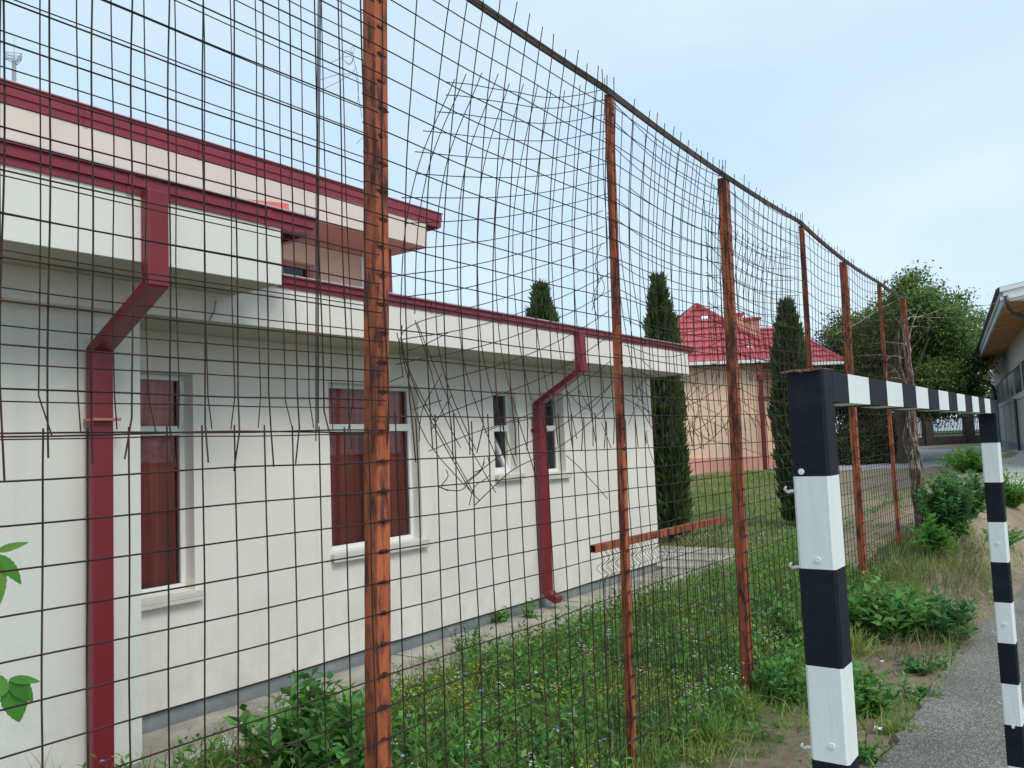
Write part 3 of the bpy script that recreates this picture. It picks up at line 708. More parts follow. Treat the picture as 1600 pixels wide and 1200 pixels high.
# broken ends and curled wire
mb = MB()
def wirepx(pts, X=XF-.12, r=.0022, dx=0):
    P = [onX(x, y, X+dx*i/len(pts)) for i, (x, y) in enumerate(pts)]
    Q = [P[0]]
    for i in range(len(P)-1):
        p0, p1, p2, p3 = P[max(i-1, 0)], P[i], P[i+1], P[min(i+2, len(P)-1)]
        for s_ in (.25, .5, .75, 1.):
            Q.append(.5*((2*p1)+(p2-p0)*s_+(2*p0-5*p1+4*p2-p3)*s_**2+(3*p1-p0-3*p2+p3)*s_**3))
    mb.tube(Q, r, 5)
for pts in [[(630, 590), (625, 530), (650, 505), (700, 490)], [(626, 552), (660, 540), (700, 520)], [(628, 508), (632, 560), (680, 660), (740, 770)],
            [(652, 505), (690, 600), (730, 690), (775, 770)], [(608, 597), (630, 588)], [(645, 640), (690, 625)], [(690, 585), (660, 640), (655, 690)], [(705, 618), (675, 670)],
            [(670, 705), (730, 680), (790, 660)], [(697, 734), (700, 745), (690, 762), (720, 766), (735, 750), (752, 735), (757, 715)], [(733, 790), (742, 760), (765, 742), (762, 712)],
            [(740, 738), (752, 733), (757, 722)], [(620, 520), (640, 600), (668, 690), (750, 783)], [(648, 500), (668, 560), (690, 640), (720, 700)],
            [(682, 759), (700, 767)], [(800, 660), (850, 650)], [(885, 610), (920, 640), (955, 600)], [(940, 660), (955, 700)], [(905, 610), (935, 655), (950, 630)],
            [(970, 620), (1010, 640), (1055, 668)], [(1040, 665), (1080, 650), (1130, 668), (1170, 690)], [(1000, 560), (1070, 620), (1125, 648)],
            [(1060, 640), (1100, 600), (1085, 660)], [(1090, 590), (1060, 650), (1075, 690)], [(885, 712), (905, 730), (935, 763), (950, 780)],
            [(925, 485), (935, 440), (930, 410), (940, 380)], [(935, 500), (926, 465), (942, 430)], [(932, 420), (945, 450), (930, 470)], [(1010, 600), (1060, 640), (1045, 690)],
            [(1065, 668), (1110, 688), (1160, 700), (1215, 720)]]:
    wirepx(pts)
for s_ in range(12):
    x = random.uniform(985, 1125); y = random.uniform(555, 680); a_ = random.uniform(.6, 2.2); l_ = random.uniform(25, 60)
    wirepx([(x, y), (x+math.cos(a_)*l_*.5+random.uniform(-5, 5), y+math.sin(a_)*l_*.5), (x+math.cos(a_)*l_, y+math.sin(a_)*l_)], X=XF-random.uniform(.04, .2))
mb.build('broken_wires', M['wire'], fen)
mb = MB(); r_ = random.Random(5)
for pts in [[(500, 125), (525, 117), (545, 115), (555, 108), (552, 90), (548, 78), (555, 70), (550, 84), (540, 78), (536, 92), (548, 100), (553, 85), (542, 80)],
            [(499, 143), (530, 127), (552, 116), (558, 128), (560, 150), (563, 170), (566, 185)], [(515, 99), (540, 88), (551, 92), (545, 102), (540, 95)],
            [(557, 224), (568, 214)], [(556, 104), (560, 132), (559, 160)]]:
    wirepx(pts, X=XF-.03, r=.0009)
mb.build('loose_wire', M['weld'], fen)
mb = MB()   # bundled edge wires near the first post
for k_ in range(3):
    mb.tube([onX(497+k_*2-(t*7 if t < .5 else 3.5), t*700, XF+.004-.01*k_) for t in np.linspace(0, .985-.02*k_, 12)], .0021, 5)
mb.build('edge_wires', M['wire'], fen)
# horizontal square tube fixed behind the second post
mb = MB(); mb.mat(M['postrust']); a = onX(926, 858, XF-.05); b = onX(1129, 811, XF-.06)
for s_, (dx_, dz_, wx_, wz_) in enumerate(((0, .019, .04, .003), (0, -.019, .04, .003), (.0185, 0, .003, .035), (-.0185, 0, .003, .035))):
    mb.beam(a+Vector((dx_, 0, dz_)), b+Vector((dx_, 0, dz_)), wx_, wz_)
mb.build('cross_bar', None, fen)

mb = MB(); r_ = random.Random(8)
for i in range(44):
    t = i/43; x = 938+(1128-938)*t+r_.uniform(-1.5, 1.5); y = 861-(861-812)*t; sc_ = 1-.45*t; L_ = 330*(1-.35*t)
    wirepx([(x, y), (x+7*sc_, y+14*sc_), (x-5*sc_, y+27*sc_), (x+6*sc_, y+40*sc_), (x, y+54*sc_), (x+4, y+L_*.5), (x+9, y+L_)], X=XF-.045, r=.0017)
mb.build('kinked_wires', M['wire'], fen)

# ================================================================== HANDBALL GOAL
S = .08
cn = dep(1300, 800, 1.79); GX, GY = cn.x, cn.y
goal = empty('football_goal', (GX-.04, GY+1.5, 0), 'black and white banded steel handball goal frame standing at the edge of the court', 'goal')
ZT = onX(1287, 577, GX).z
def banded_post(y0, zt, bounds, first_black=True, lean=0.):
    mb = MB(); zs = [zt]+bounds; b_ = first_black
    for i in range(len(zs)-1):
        mb.mat(M['black_paint'] if b_ else M['white_paint']); z1_, z0_ = zs[i], zs[i+1]; n = 4
        c_ = .006; V = []
        prof = [(GX-S+c_, y0), (GX-c_, y0), (GX, y0+c_), (GX, y0+S-c_), (GX-c_, y0+S), (GX-S+c_, y0+S), (GX-S, y0+S-c_), (GX-S, y0+c_)]
        V = [(x, y, z0_) for x, y in prof]+[(x, y, z1_) for x, y in prof]
        mb.add(V, [(k_, (k_+1) % 8, (k_+1) % 8+8, k_+8) for k_ in range(8)]); b_ = not b_
    mb.add([(x, y, zs[0]-.002) for x, y in prof], [tuple(range(8))])
    return mb.build('post', None, goal)
zb1 = [onY(1300+.065*(y-800), y, GY).z for y in (744, 891, 1046, 1197)]
st = .2
bnd = list(zb1)
while bnd[-1] > .02: bnd.append(bnd[-1]-st)
bnd[-1] = -.1
banded_post(GY, ZT, bnd)
GY2 = GY+3.0
for _ in range(20):
    pass
zb2 = [onX(1552, 693, GX).z]
q0 = onY(1549, 692, GY2).z
b2 = [onY(1552, y, GY2).z for y in (693, 756, 820, 878, 942, 1006, 1071, 1135)]
b2 = [q0-k_*.2 for k_ in range(12) if q0-k_*.2 > .0]+[-.1]
banded_post(GY2, ZT, b2)
# crossbar: bands .2 m
ct = ZT-.001; cb_ = ZT-.07
mb = MB(); y = GY+S; k_ = 0; first = True
while y < GY2-.001:
    L_ = .13 if first else .2; y_ = min(y+L_, GY2)
    mb.mat(M['black_paint'] if k_ % 2 == 0 else M['white_paint'])
    mb.box(GX-S+.003, GX-.001, y, y_, cb_, ct); y = y_; k_ += 1; first = False
mb.build('crossbar', None, goal)
# crumpled rusty sheet lip on the near post top
mb = MB(); n = 14; V = []
for i in range(n+1):
    x = GX-S-.008+(S+.008)*i/n; w1 = .004*noise.noise(Vector((i*.37, 2.2, 0)))
    V += [(x, GY-.005+.002*math.sin(i*2.1), ZT+.002+w1), (x, GY+.03, ZT+.004+.002*math.sin(i*1.7)), (x+.004, GY+.085, ZT+.003+.002*math.cos(i*1.9)),
          (x, GY-.006+.002*math.sin(i*2.1), ZT-.003+w1*1.2)]
for i in range(n):
    for a_, b_ in ((0, 1), (1, 2), (3, 0)): mb.f.append((i*4+a_, (i+1)*4+a_, (i+1)*4+b_, i*4+b_)); mb.mi.append(0)
mb.v = V; o = mb.build('torn_cap', M['torn'], goal); so_ = o.modifiers.new('s', 'SOLIDIFY'); so_.thickness = .002
for (px_, py_) in ((1252, 737), (1278, 875), (1300, 1166)):
    c_ = onY(px_, py_, GY); mb = MB(); mb.tube([c_+Vector((0, .002, 0)), c_+Vector((0, -.0025, 0))], .0068, 14); mb.build('bolt', M['white_paint'], goal, bevel=.001)
def hook(p_, s_=1.):
    mb = MB(); q = Vector(p_)
    mb.tube([q+Vector((.01, 0, 0)), q+Vector((-.018*s_, 0, .001)), q+Vector((-.03*s_, -.004, -.001)), q+Vector((-.036*s_, -.012, .006)), q+Vector((-.028*s_, -.016, .012))], [.004, .004, .0038, .003, .002], 7)
    mb.build('net_hook', M['white_paint'], goal, smooth=True)
for (px_, py_) in ((1236, 768), (1250, 887), (1262, 1168)): c_ = onY(px_, py_, GY+.02); hook((GX-S, GY+.02, c_.z), .6)
for z in (1.42, 1.05, .85, .5): hook((GX-S, GY2+.02, z), .5)
for z in (1.3, .9, .4):
    mb = MB(); c_ = Vector((GX-.04, GY2, z)); mb.tube([c_+Vector((0, .002, 0)), c_+Vector((0, -.005, 0))], .0075, 10)
    mb.build('bolt', M['white_paint'], goal)

# ================================================================== FAR RED ROOFED HOUSE
def frame_at(px, d):            # camera-facing local frame at horizon pixel px, distance d along the view axis
    f0 = Vector((math.sin(HEAD), math.cos(HEAD), 0)); r0 = Vector((math.cos(HEAD), -math.sin(HEAD), 0))
    return f0*d+r0*((px-800)/FPX*d), r0, f0
DH = 32.0
O_, r0, f0 = frame_at(1075, DH); zg = gz(O_.x, O_.y)
house = empty('red_roofed_house', (O_.x, O_.y, zg), 'single storey peach house with a red metal tile hip roof behind the lawn', 'house')
def hp(x, d, z): return O_+r0*x+f0*d+Vector((0, 0, zg+z))       # local: x right, d deep, z up
def sx(px, d=0): return (px-800)/FPX*(DH+d)-275/FPX*DH
EY = H + (687-571)/FPX*DH - zg            # eave height
def quad(mb, *P): mb.add(P, [tuple(range(len(P)))])
WL, WR = -4.5, sx(1300); WD = 9.
mb = MB(); mb.mat(M['yellow'])
PLH = .6
quad(mb, hp(WL, 0, PLH), hp(sx(1180), 0, PLH), hp(sx(1180), 0, EY), hp(WL, 0, EY)); quad(mb, hp(sx(1193), .0, PLH), hp(sx(1193)+.0, 2.2, PLH), hp(sx(1193), 2.2, EY), hp(sx(1193), 0, EY))
quad(mb, hp(sx(1193), 2.2, PLH), hp(WR, 2.2, PLH), hp(WR, 2.2, EY), hp(sx(1193), 2.2, EY)); quad(mb, hp(WL, 0, PLH), hp(WL, WD, PLH), hp(WL, WD, EY), hp(WL, 0, EY)); quad(mb, hp(WR, 2.2, PLH), hp(WR, WD, PLH), hp(WR, WD, EY), hp(WR, 2.2, EY))
quad(mb, hp(WL, WD, PLH), hp(WR, WD, PLH), hp(WR, WD, EY), hp(WL, WD, EY))
mb.build('wall', None, house)
mb = MB(); mb.mat(M['pink']); c_ = hp((sx(1180)+sx(1193))/2, .12, EY/2); mb.obox(c_, r0*(sx(1193)-sx(1180))/2, f0*.14, Vector((0, 0, EY/2))); mb.build('corner_pilaster', None, house)
mb = MB(); mb.obox(hp((WL+sx(1180))/2, .2, PLH/2-.2), r0*((sx(1180)-WL)/2+.02), f0*.24, Vector((0, 0, PLH/2+.2))); mb.obox(hp((WR+sx(1193))/2, 2.4, PLH/2-.2), r0*((WR-sx(1193))/2+.02), f0*.24, Vector((0, 0, PLH/2+.2)))
mb.build('plinth', M['pink'], house)
def slope(mb, a, b, c, d=None, n=7):
    """tiled roof face between eave a-b and top c(-d): stepped courses"""
    a, b, c = map(Vector, (a, b, c)); d = Vector(d) if d is not None else c
    nrm = (b-a).cross(c-a).normalized()
    if nrm.z < 0: nrm = -nrm
    m_ = 26
    for i in range(n):
        t0, t1 = i/n, (i+1)/n
        L0, R0_, L1, R1 = a.lerp(d, t0), b.lerp(c, t0), a.lerp(d, t1), b.lerp(c, t1)
        V = []
        for j in range(m_+1):
            u = j/m_; h = .03*abs(math.sin(j*1.57)); V += [L0.lerp(R0_, u)+nrm*(.06+h), L1.lerp(R1, u)+nrm*(h), L0.lerp(R0_, u)+nrm*(h-.01)]
        mb.add(V, [(3*j, 3*j+3, 3*j+4, 3*j+1) for j in range(m_)]+[(3*j+2, 3*j+5, 3*j+3, 3*j) for j in range(m_)])
ov = .6
apx = sx(1096, 4.2); az = H+(687-476)/FPX*(DH+4.2)-zg
eL, eR = -4.9, sx(1240); 
mb = MB(); mb.mat(M['roof_red'])
A1 = hp(apx, 4.2, az); A2 = hp(apx, 8, az)
E0 = hp(sx(1030)-.9, -ov, EY+.05); E1 = hp(sx(1230), -ov, EY+.05)
slope(mb, E0, E1, A1, n=9); slope(mb, hp(sx(1230), -ov, EY+.05), hp(sx(1236), 12, EY+.05), A2, A1, n=9); slope(mb, hp(sx(1030)-.9, 12, EY+.05), E0, A1, A2, n=9)
az2 = H+(684-517)/FPX*(DH+6)-zg
B1 = hp(sx(1150, 6), 6.0, az2); B2 = hp(sx(1238, 6), 6.0, az2); er = sx(1320, 1.2)
slope(mb, hp(sx(1150), 1.2, EY+.05), hp(er, 1.2, EY+.05), B2, B1, n=7); slope(mb, hp(er, 1.2, EY+.05), hp(er, 11, EY+.05), B2, n=7)
rf = mb.build('roof', None, house)
mb = MB(); mb.mat(M['roof_red'])
for P, Q in ((E0, A1), (E1, A1), (B1, B2), (hp(er, 1.2, EY+.05), B2), (A1, A2)): mb.tube([P+Vector((0, 0, .06)), Q+Vector((0, 0, .06))], .09, 6)
mb.build('ridge', None, rf)
mb = MB(); mb.beam(E0+Vector((0, 0, -.02)), E1+Vector((0, 0, -.02)), .12, .12); mb.beam(hp(sx(1230), 1.15, EY), hp(er, 1.15, EY), .1, .12); mb.build('gutter', M['pvc'], house)
mb = MB(); quad(mb, hp(eL, -ov, EY-.03), hp(er, -ov, EY-.03) if False else hp(sx(1240), -ov, EY-.03), hp(sx(1240), 2.2, EY-.03), hp(eL, 2.2, EY-.03)); quad(mb, hp(sx(1193), 1.2, EY-.035), hp(er, 1.2, EY-.035), hp(er, 2.4, EY-.035), hp(sx(1193), 2.4, EY-.035)); mb.build('soffit', M['rusty_dark'], house)
for (px_, d_, w_, t_) in ((1157, 4, .42, 492), (1177, 4.5, .75, 500)):
    zt_ = H+(684-t_)/FPX*(DH+d_)-zg; ch = MB(); ch.mat(M['pink']); ch.obox(hp(sx(px_, d_), d_, zt_-.75), r0*w_*.5, f0*.25, Vector((0, 0, .75)))
    ch.mat(M['roof_red']); ch.obox(hp(sx(px_, d_), d_, zt_+.05), r0*(w_*.5+.08), f0*.33, Vector((0, 0, .05))); ch.build('chimney', None, rf)
for (px_, py_) in ((1107, 499), (1176, 550)):
    t = (571-py_)/(571-476.); pos = E0.lerp(E1, .5); d_ = -ov+(4.2+ov)*t; p_ = hp(sx(px_, d_), d_-.12, H+(686-py_)/FPX*(DH+d_)-zg)
    s_ = MB(); s_.obox(p_, r0*.16, (f0*.7+Vector((0, 0, .6))).normalized()*.2, (Vector((0, 0, .8))-f0*.6).normalized()*.08); s_.build('roof_vent', M['pvc'], rf)
# porch frame of dark red steel beside the house
O2 = hp(sx(1190), -1.6, 0)
por = empty('steel_porch', (O2.x, O2.y, zg), 'dark red steel post and rail porch frame against the peach house wall', 'porch')
mb = MB()
def P2(px, py, dd): return CAM+ray(px, py)*(DH+dd)
for pts in (((1188, 588), (1196, 734)),): mb.beam(P2(*pts[0], -1.6), P2(*pts[1], -1.6), .13, .13, up=r0)
mb.build('post', M['rusty_dark'], por)
mb = MB(); mb.beam(P2(1296, 650, -1.4), P2(1299, 728, -1.4), .13, .13, up=r0); mb.build('post', M['rusty_dark'], por)
mb = MB(); mb.beam(P2(1184, 590, -1.6), P2(1300, 586, -1.4), .2, .2); mb.build('beam', M['rusty_dark'], por)
mb = MB(); mb.beam(P2(1186, 622, -1.6), P2(1300, 620, -1.4), .13, .13); mb.build('beam', M['rusty_dark'], por)

# ================================================================== HALL ON THE RIGHT
hd = Vector((0, 0, 0)); az_h = math.atan((1478-800)/FPX)+HEAD
hdir = Vector((math.sin(az_h), math.cos(az_h), 0)); hn = Vector((hdir.y, -hdir.x, 0))      # along, to the right
ZSO = 2.1+H                                  # soffit edge height
t_ = dep(1566, 474, 18.0); E_ = Vector((t_.x, t_.y, 0)); zg_h = 1.0
hall = empty('sports_hall', (E_.x+3*hn.x, E_.y+3*hn.y, 0), 'low grey hall with wooden soffit under a wide eave, beyond the right goal post', 'building')
def hh(t, s, z): return E_+hdir*t+hn*s+Vector((0, 0, z))
ZSO = t_.z; LEN = 24.8; OV = .83
# soffit rises slightly inward
mb = MB(); mb.mat(M['wood']); nb = 20
for i in range(nb):
    a, b = LEN*i/nb, LEN*(i+1)/nb-.07
    quad(mb, hh(a, .05, ZSO), hh(b, .05, ZSO), hh(b, OV, ZSO+.10), hh(a, OV, ZSO+.10))
mb.mat(M['woodgap'])
quad(mb, hh(0, .05, ZSO+.012), hh(LEN, .05, ZSO+.012), hh(LEN, OV, ZSO+.113), hh(0, OV, ZSO+.113)); mb.build('soffit', None, hall)
mb = MB(); mb.mat(M['wood'])
for s0, s1 in ((1.02, 8.),):
    for i in range(10): quad(mb, hh(.02, 1.02+i*.7, ZSO+.02), hh(1.6, 1.02+i*.7, ZSO+.02), hh(1.6, 1.7+i*.7, ZSO+.02), hh(.02, 1.7+i*.7, ZSO+.02))
mb.build('soffit', None, hall)
mb = MB(); mb.mat(M['fascia']); FT = onZ  # eave fascia + gable verge
fh = .36
def obb(mb, t0, t1, s0, s1, z0, z1): mb.obox((hh(t0, s0, z0)+hh(t1, s1, z1))/2, hdir*(t1-t0)/2, hn*(s1-s0)/2, Vector((0, 0, (z1-z0)/2)))
obb(mb, 0, LEN, .0, .05, ZSO-.03, ZSO+.14)
obb(mb, -.02, LEN, -.03, .03, ZSO+.14, ZSO+fh)
mb.build('fascia', None, hall)
mb = MB(); mb.mat(M['pvc'])     # gable verge rising to the right
a = hh(-.03, -.02, ZSO+.10); sl = .16
for (z0, z1, dt) in ((.06, .24, -.02), (.243, .34, -.06)):
    V = [hh(dt, -.03, ZSO+z0), hh(dt, 9, ZSO+z0+9*sl), hh(dt, 9, ZSO+z1+9*sl), hh(dt, -.03, ZSO+z1)]; V += [v+hdir*.05 for v in V]
    mb.add(V, [(0, 1, 2, 3), (7, 6, 5, 4), (3, 2, 6, 7), (0, 4, 5, 1), (0, 3, 7, 4)])
quad(mb, hh(.03, .05, ZSO+.02), hh(.03, 9, ZSO+.02), hh(.03, 9, ZSO+.06+9*sl), hh(.03, .05, ZSO+.1)); mb.build('verge', None, hall)
mb = MB(); mb.mat(M['fascia']); quad(mb, hh(-.05, -.06, ZSO+.345), hh(LEN, -.06, ZSO+.345), hh(LEN, 9, ZSO+.345+9*sl), hh(-.05, 9, ZSO+.345+9*sl)); mb.build('roof', None, hall)
mb = MB(); mb.mat(M['gutterd']); mb.tube([hh(-.04, -.07, ZSO+.30), hh(LEN, -.07, ZSO+.30)], .035, 8); mb.build('gutter', None, hall)
mb = MB(); g1 = dep(1571, 462, 17.9); g2 = dep(1576, 480, 17.9); g3 = dep(1583, 489, 18.0); g4 = dep(1612, 500, 18.6)
mb.tube([g1, g2, g3, g4, g4+hn*.4], .045, 8); mb.build('downpipe', M['gutterd'], hall, smooth=True)
mb = MB(); q1 = hh(LEN-.6, -.06, ZSO+.2); q2 = hh(LEN-.6, -.04, ZSO-.1); q3 = hh(LEN-1.2, OV-.15, ZSO-.75); q4 = hh(LEN-1.3, OV-.06, ZSO-1.0); q5 = Vector((q4.x, q4.y, 1.0)); mb.tube([q1, q2, q3, q4, q5], .09, 8); mb.build('downpipe', M['gutterd'], hall, smooth=True)
# wall: plinth, lower translucent panels, window row, lintel band
WT = ZSO+.10; zp = H-.56; zw0 = H+1.04; zw1 = H+1.99
T0, T1 = -1.0, LEN+3
mb = MB(); obb(mb, 1.6, T1, OV+.0, OV+.3, zw1, WT); obb(mb, 1.6, T1, OV+.02, OV+.3, zw0-.12, zw0); mb.build('wall', M['hallwall'], hall)
mb = MB(); obb(mb, 1.6, T1, OV+.06, OV+7, .3, zp); mb.build('plinth', M['hallplinth'], hall)
mb = MB(); t = 1.6; SP = 3.6
while t < T1-.1:
    obb(mb, t+.06, t+SP-.02, OV+.05, OV+.08, zp, zw0-.12); t += SP
lowp = mb.build('wall_panel', M['hallpanel'], hall)
t = 1.6
while t < T1-.1:
    fr = MB(); obb(fr, t, t+.12, OV+.03, OV+.09, zp, zw0-.12); obb(fr, t+.08, t+SP, OV+.04, OV+.09, (zp+zw0)/2-.02, (zp+zw0)/2+.02); fr.build('panel_frame', M['hallwall'], hall)
    w_ = MB(); w_.mat(M['hallwall']); obb(w_, t, t+.2, OV+.02, OV+.1, zw0, zw1); obb(w_, t+.14, t+SP, OV+.01, OV+.08, zw0, zw0+.05); obb(w_, t+.14, t+SP, OV+.01, OV+.08, zw1-.05, zw1)
    fr_ = w_.build('window', None, hall); g_ = MB(); obb(g_, t+.2, t+SP, OV+.05, OV+.06, zw0+.05, zw1-.05); g_.build('pane', M['hallglass'], fr_); t += SP
mb = MB(); mb.tube([hh(11.6, OV-.03, zw0-.1), hh(11.6, OV-.03, 1.0)], .05, 8); mb.build('downpipe', M['gutterd'], hall)
mb = MB(); mb.mat(M['hallwall']); obb(mb, 1.6, 1.75, OV+.3, 9, .3, WT+.0); mb.build('wall', None, hall)
# walkway along the hall
mb = MB(); V = []; F_ = []; n = 40
for i in range(n+1):
    t = -4+(LEN+5)*i/n
    for s in (-.45, OV+.05):
        p_ = hh(t, s, 0); V.append((p_.x, p_.y, gz(p_.x, p_.y)+.04))
    p_ = hh(t, -.45, 0); V.append((p_.x, p_.y, gz(p_.x, p_.y)-.1))
mb.add(V, [(3*i, 3*i+1, 3*i+4, 3*i+3) for i in range(n)]+[(3*i+2, 3*i, 3*i+3, 3*i+5) for i in range(n)]); tag(mb.build('walkway', M['pave']), kind='structure')

# ================================================================== ANTENNA MAST
DT = 120.
tb = dep(22, 95, DT)
tow = empty('telecom_mast', (tb.x, tb.y, 1.6), 'slim grey antenna mast with a cage platform, far beyond the school roof', 'mast')
mb = MB(); mb.tube([(tb.x, tb.y, 1.6), (tb.x, tb.y, tb.z)], [.6, .27], 12); mb.build('shaft', M['tower'], tow)
mb = MB()
for k_ in range(3):
    an = k_*2*math.pi/3+.4; a = Vector((math.cos(an), math.sin(an), 0))*1.35; b = Vector((math.cos(an+2*math.pi/3), math.sin(an+2*math.pi/3), 0))*1.35
    for z in (0, .45, .9):
        mb.beam(Vector((tb.x, tb.y, tb.z+z))+a, Vector((tb.x, tb.y, tb.z+z))+b, .06, .07)
    for j in range(9):
        q = a.lerp(b, j/8)+Vector((tb.x, tb.y, tb.z)); mb.beam(q, q+Vector((0, 0, .92)), .025, .025)
    mb.beam(Vector((tb.x, tb.y, tb.z)), Vector((tb.x, tb.y, tb.z))+a, .06, .06)
mb.build('platform_cage', M['tower'], tow)
mb = MB(); mb.tube([(tb.x, tb.y, tb.z), (tb.x, tb.y, tb.z+3.9)], [.05, .02], 6); mb.build('aerial', M['tower'], tow)

# ================================================================== BACK BOUNDARY WALL
bw = None
OB, r1, f1 = frame_at(1475, 45.); zgb = gz(OB.x, OB.y)
def bp(px, dz, dd=0): return OB+r1*((px-1475)/FPX*45)+f1*dd+Vector((0, 0, dz))
ztopb = H+(672-645)/FPX*45; zbase = H-(692-672)/FPX*45-.3
bw = empty('boundary_fence', (OB.x, OB.y, zgb), 'dark brick boundary fence with upright bars between pillars at the far end of the yard', 'fence')
mb = MB(); zs_ = H-(682-672)/FPX*45
mb.obox((bp(1330, zbase)+bp(1600, zs_))/2, r1*(270/FPX*45/2), f1*.15, Vector((0, 0, (zs_-zbase)/2))); mb.build('base_wall', M['brickd'], bw)
for a_, b_ in ((1438, 1450), (1503, 1513), (1388, 1398), (1340, 1350), (1560, 1572)):
    mb = MB(); mb.obox((bp(a_, zbase)+bp(b_, ztopb+.1))/2, r1*((b_-a_)/FPX*45/2), f1*.25, Vector((0, 0, (ztopb+.1-zbase)/2))); p_ = mb.build('pillar', M['brickd'], bw)
    mb = MB(); mb.obox(bp((a_+b_)/2, ztopb+.13), r1*((b_-a_)/FPX*45/2+.06), f1*.3, Vector((0, 0, .05))); mb.build('cap', M['capstone'], p_)
for a_, b_ in ((1450, 1503), (1398, 1438), (1513, 1560), (1350, 1388)):
    mb = MB(); n = int((b_-a_)/2.3)
    for i in range(n+1): q = bp(a_+(b_-a_)*i/n, zs_); mb.beam(q, q+Vector((0, 0, ztopb-.25-zs_)), .035, .035)
    mb.beam(bp(a_, zs_+.15), bp(b_, zs_+.15), .05, .05); mb.beam(bp(a_, ztopb-.3), bp(b_, ztopb-.3), .05, .05); mb.build('bar_panel', M['gutterd'], bw)
mb = MB(); mb.obox((bp(1428, zbase, 5)+bp(1520, ztopb-.15, 5))/2, r1*(1.75), f1*.05, Vector((0, 0, (ztopb-.15-zbase)/2)))
tag(mb.build('corrugated_gate', mat('pale_sheet', (.62, .68, .72), .5, var=.12, vscale=2, stretch=(6, 6, .3))), 'pale grey sheet metal gate seen through the bars of the far boundary fence', 'gate')
mb = MB(); mb.tube([bp(1481, ztopb-.2), bp(1481, ztopb+1.4)], .03, 6); tag(mb.build('thin_pole', M['capstone']), 'thin pale pole standing up behind the far boundary fence', 'pole')

# ================================================================== TREES
def thuja(pos, h, w_, label, seed, parent_group='columnar thujas behind the school'):
    r_ = np.random.default_rng(seed); t = empty('thuja', pos, label, 'tree', parent_group)
    n = 9000; u = r_.random(n)**.9; z = u*h
    prof = np.minimum(1, (1-u)*4.6+.07)**.7*(.86+.14*np.sin(u*3.1))*np.minimum(1, .78+u*1.5)*(1.08-.42*u)
    an = r_.random(n)*2*np.pi
    lump = 1+.12*np.sin(an*3+u*9+seed)+.13*np.sin(an*5-u*17+seed*2)+.12*np.sin(u*47+an*4)*np.sin(u*23+seed)
    rad = w_/2*prof*lump*(1-.28*r_.random(n)**2)
    base = np.stack([pos[0]+rad*np.cos(an), pos[1]+rad*np.sin(an), pos[2]+.08+z*.97], 1)
    dr = np.stack([np.cos(an)*.5, np.sin(an)*.5, np.full(n, 1.1)], 1)+r_.normal(size=(n, 3))*.22
    nr = np.stack([-np.sin(an), np.cos(an), np.zeros(n)], 1)+r_.normal(size=(n, 3))*.5
    V, F_ = leaves_np(base, dr, nr, .09+.17*r_.random(n)**2, .025+.04*r_.random(n)); npmesh('crown', V, F_, M['thuja'], t)
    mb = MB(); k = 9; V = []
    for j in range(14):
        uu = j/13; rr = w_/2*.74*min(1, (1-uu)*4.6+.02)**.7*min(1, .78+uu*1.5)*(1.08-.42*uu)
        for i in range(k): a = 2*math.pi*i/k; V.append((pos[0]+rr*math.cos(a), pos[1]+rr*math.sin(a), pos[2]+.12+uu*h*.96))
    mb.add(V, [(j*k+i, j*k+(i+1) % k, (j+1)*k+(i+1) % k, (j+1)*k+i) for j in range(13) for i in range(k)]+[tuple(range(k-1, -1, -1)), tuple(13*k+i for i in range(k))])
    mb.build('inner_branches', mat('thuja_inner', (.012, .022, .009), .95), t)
    mb = MB(); mb.tube([pos, (pos[0], pos[1], pos[2]+.6)], .05, 7); mb.build('trunk', M['bark'], t)
def tpos(px, d): p_, _, _ = frame_at(px, d); return p_
for px_, d_, top, w_, lb in ((851, 16.2, 443, .84, 'leftmost thuja, only its top showing above the maroon school roof edge'),
                            (1037, 15.4, 430, .66, 'thuja standing right at the far corner of the white school wall'),
                            (1237, 16.3, 472, .72, 'thuja in front of the peach house, partly behind the near goal post')):
    p_ = tpos(px_, d_); z0_ = gz(p_.x, p_.y); hz = 699-.04*(px_-800); zt_ = H+(hz-top)/FPX*d_
    thuja((p_.x, p_.y, z0_), zt_-z0_, w_, lb, int(px_))

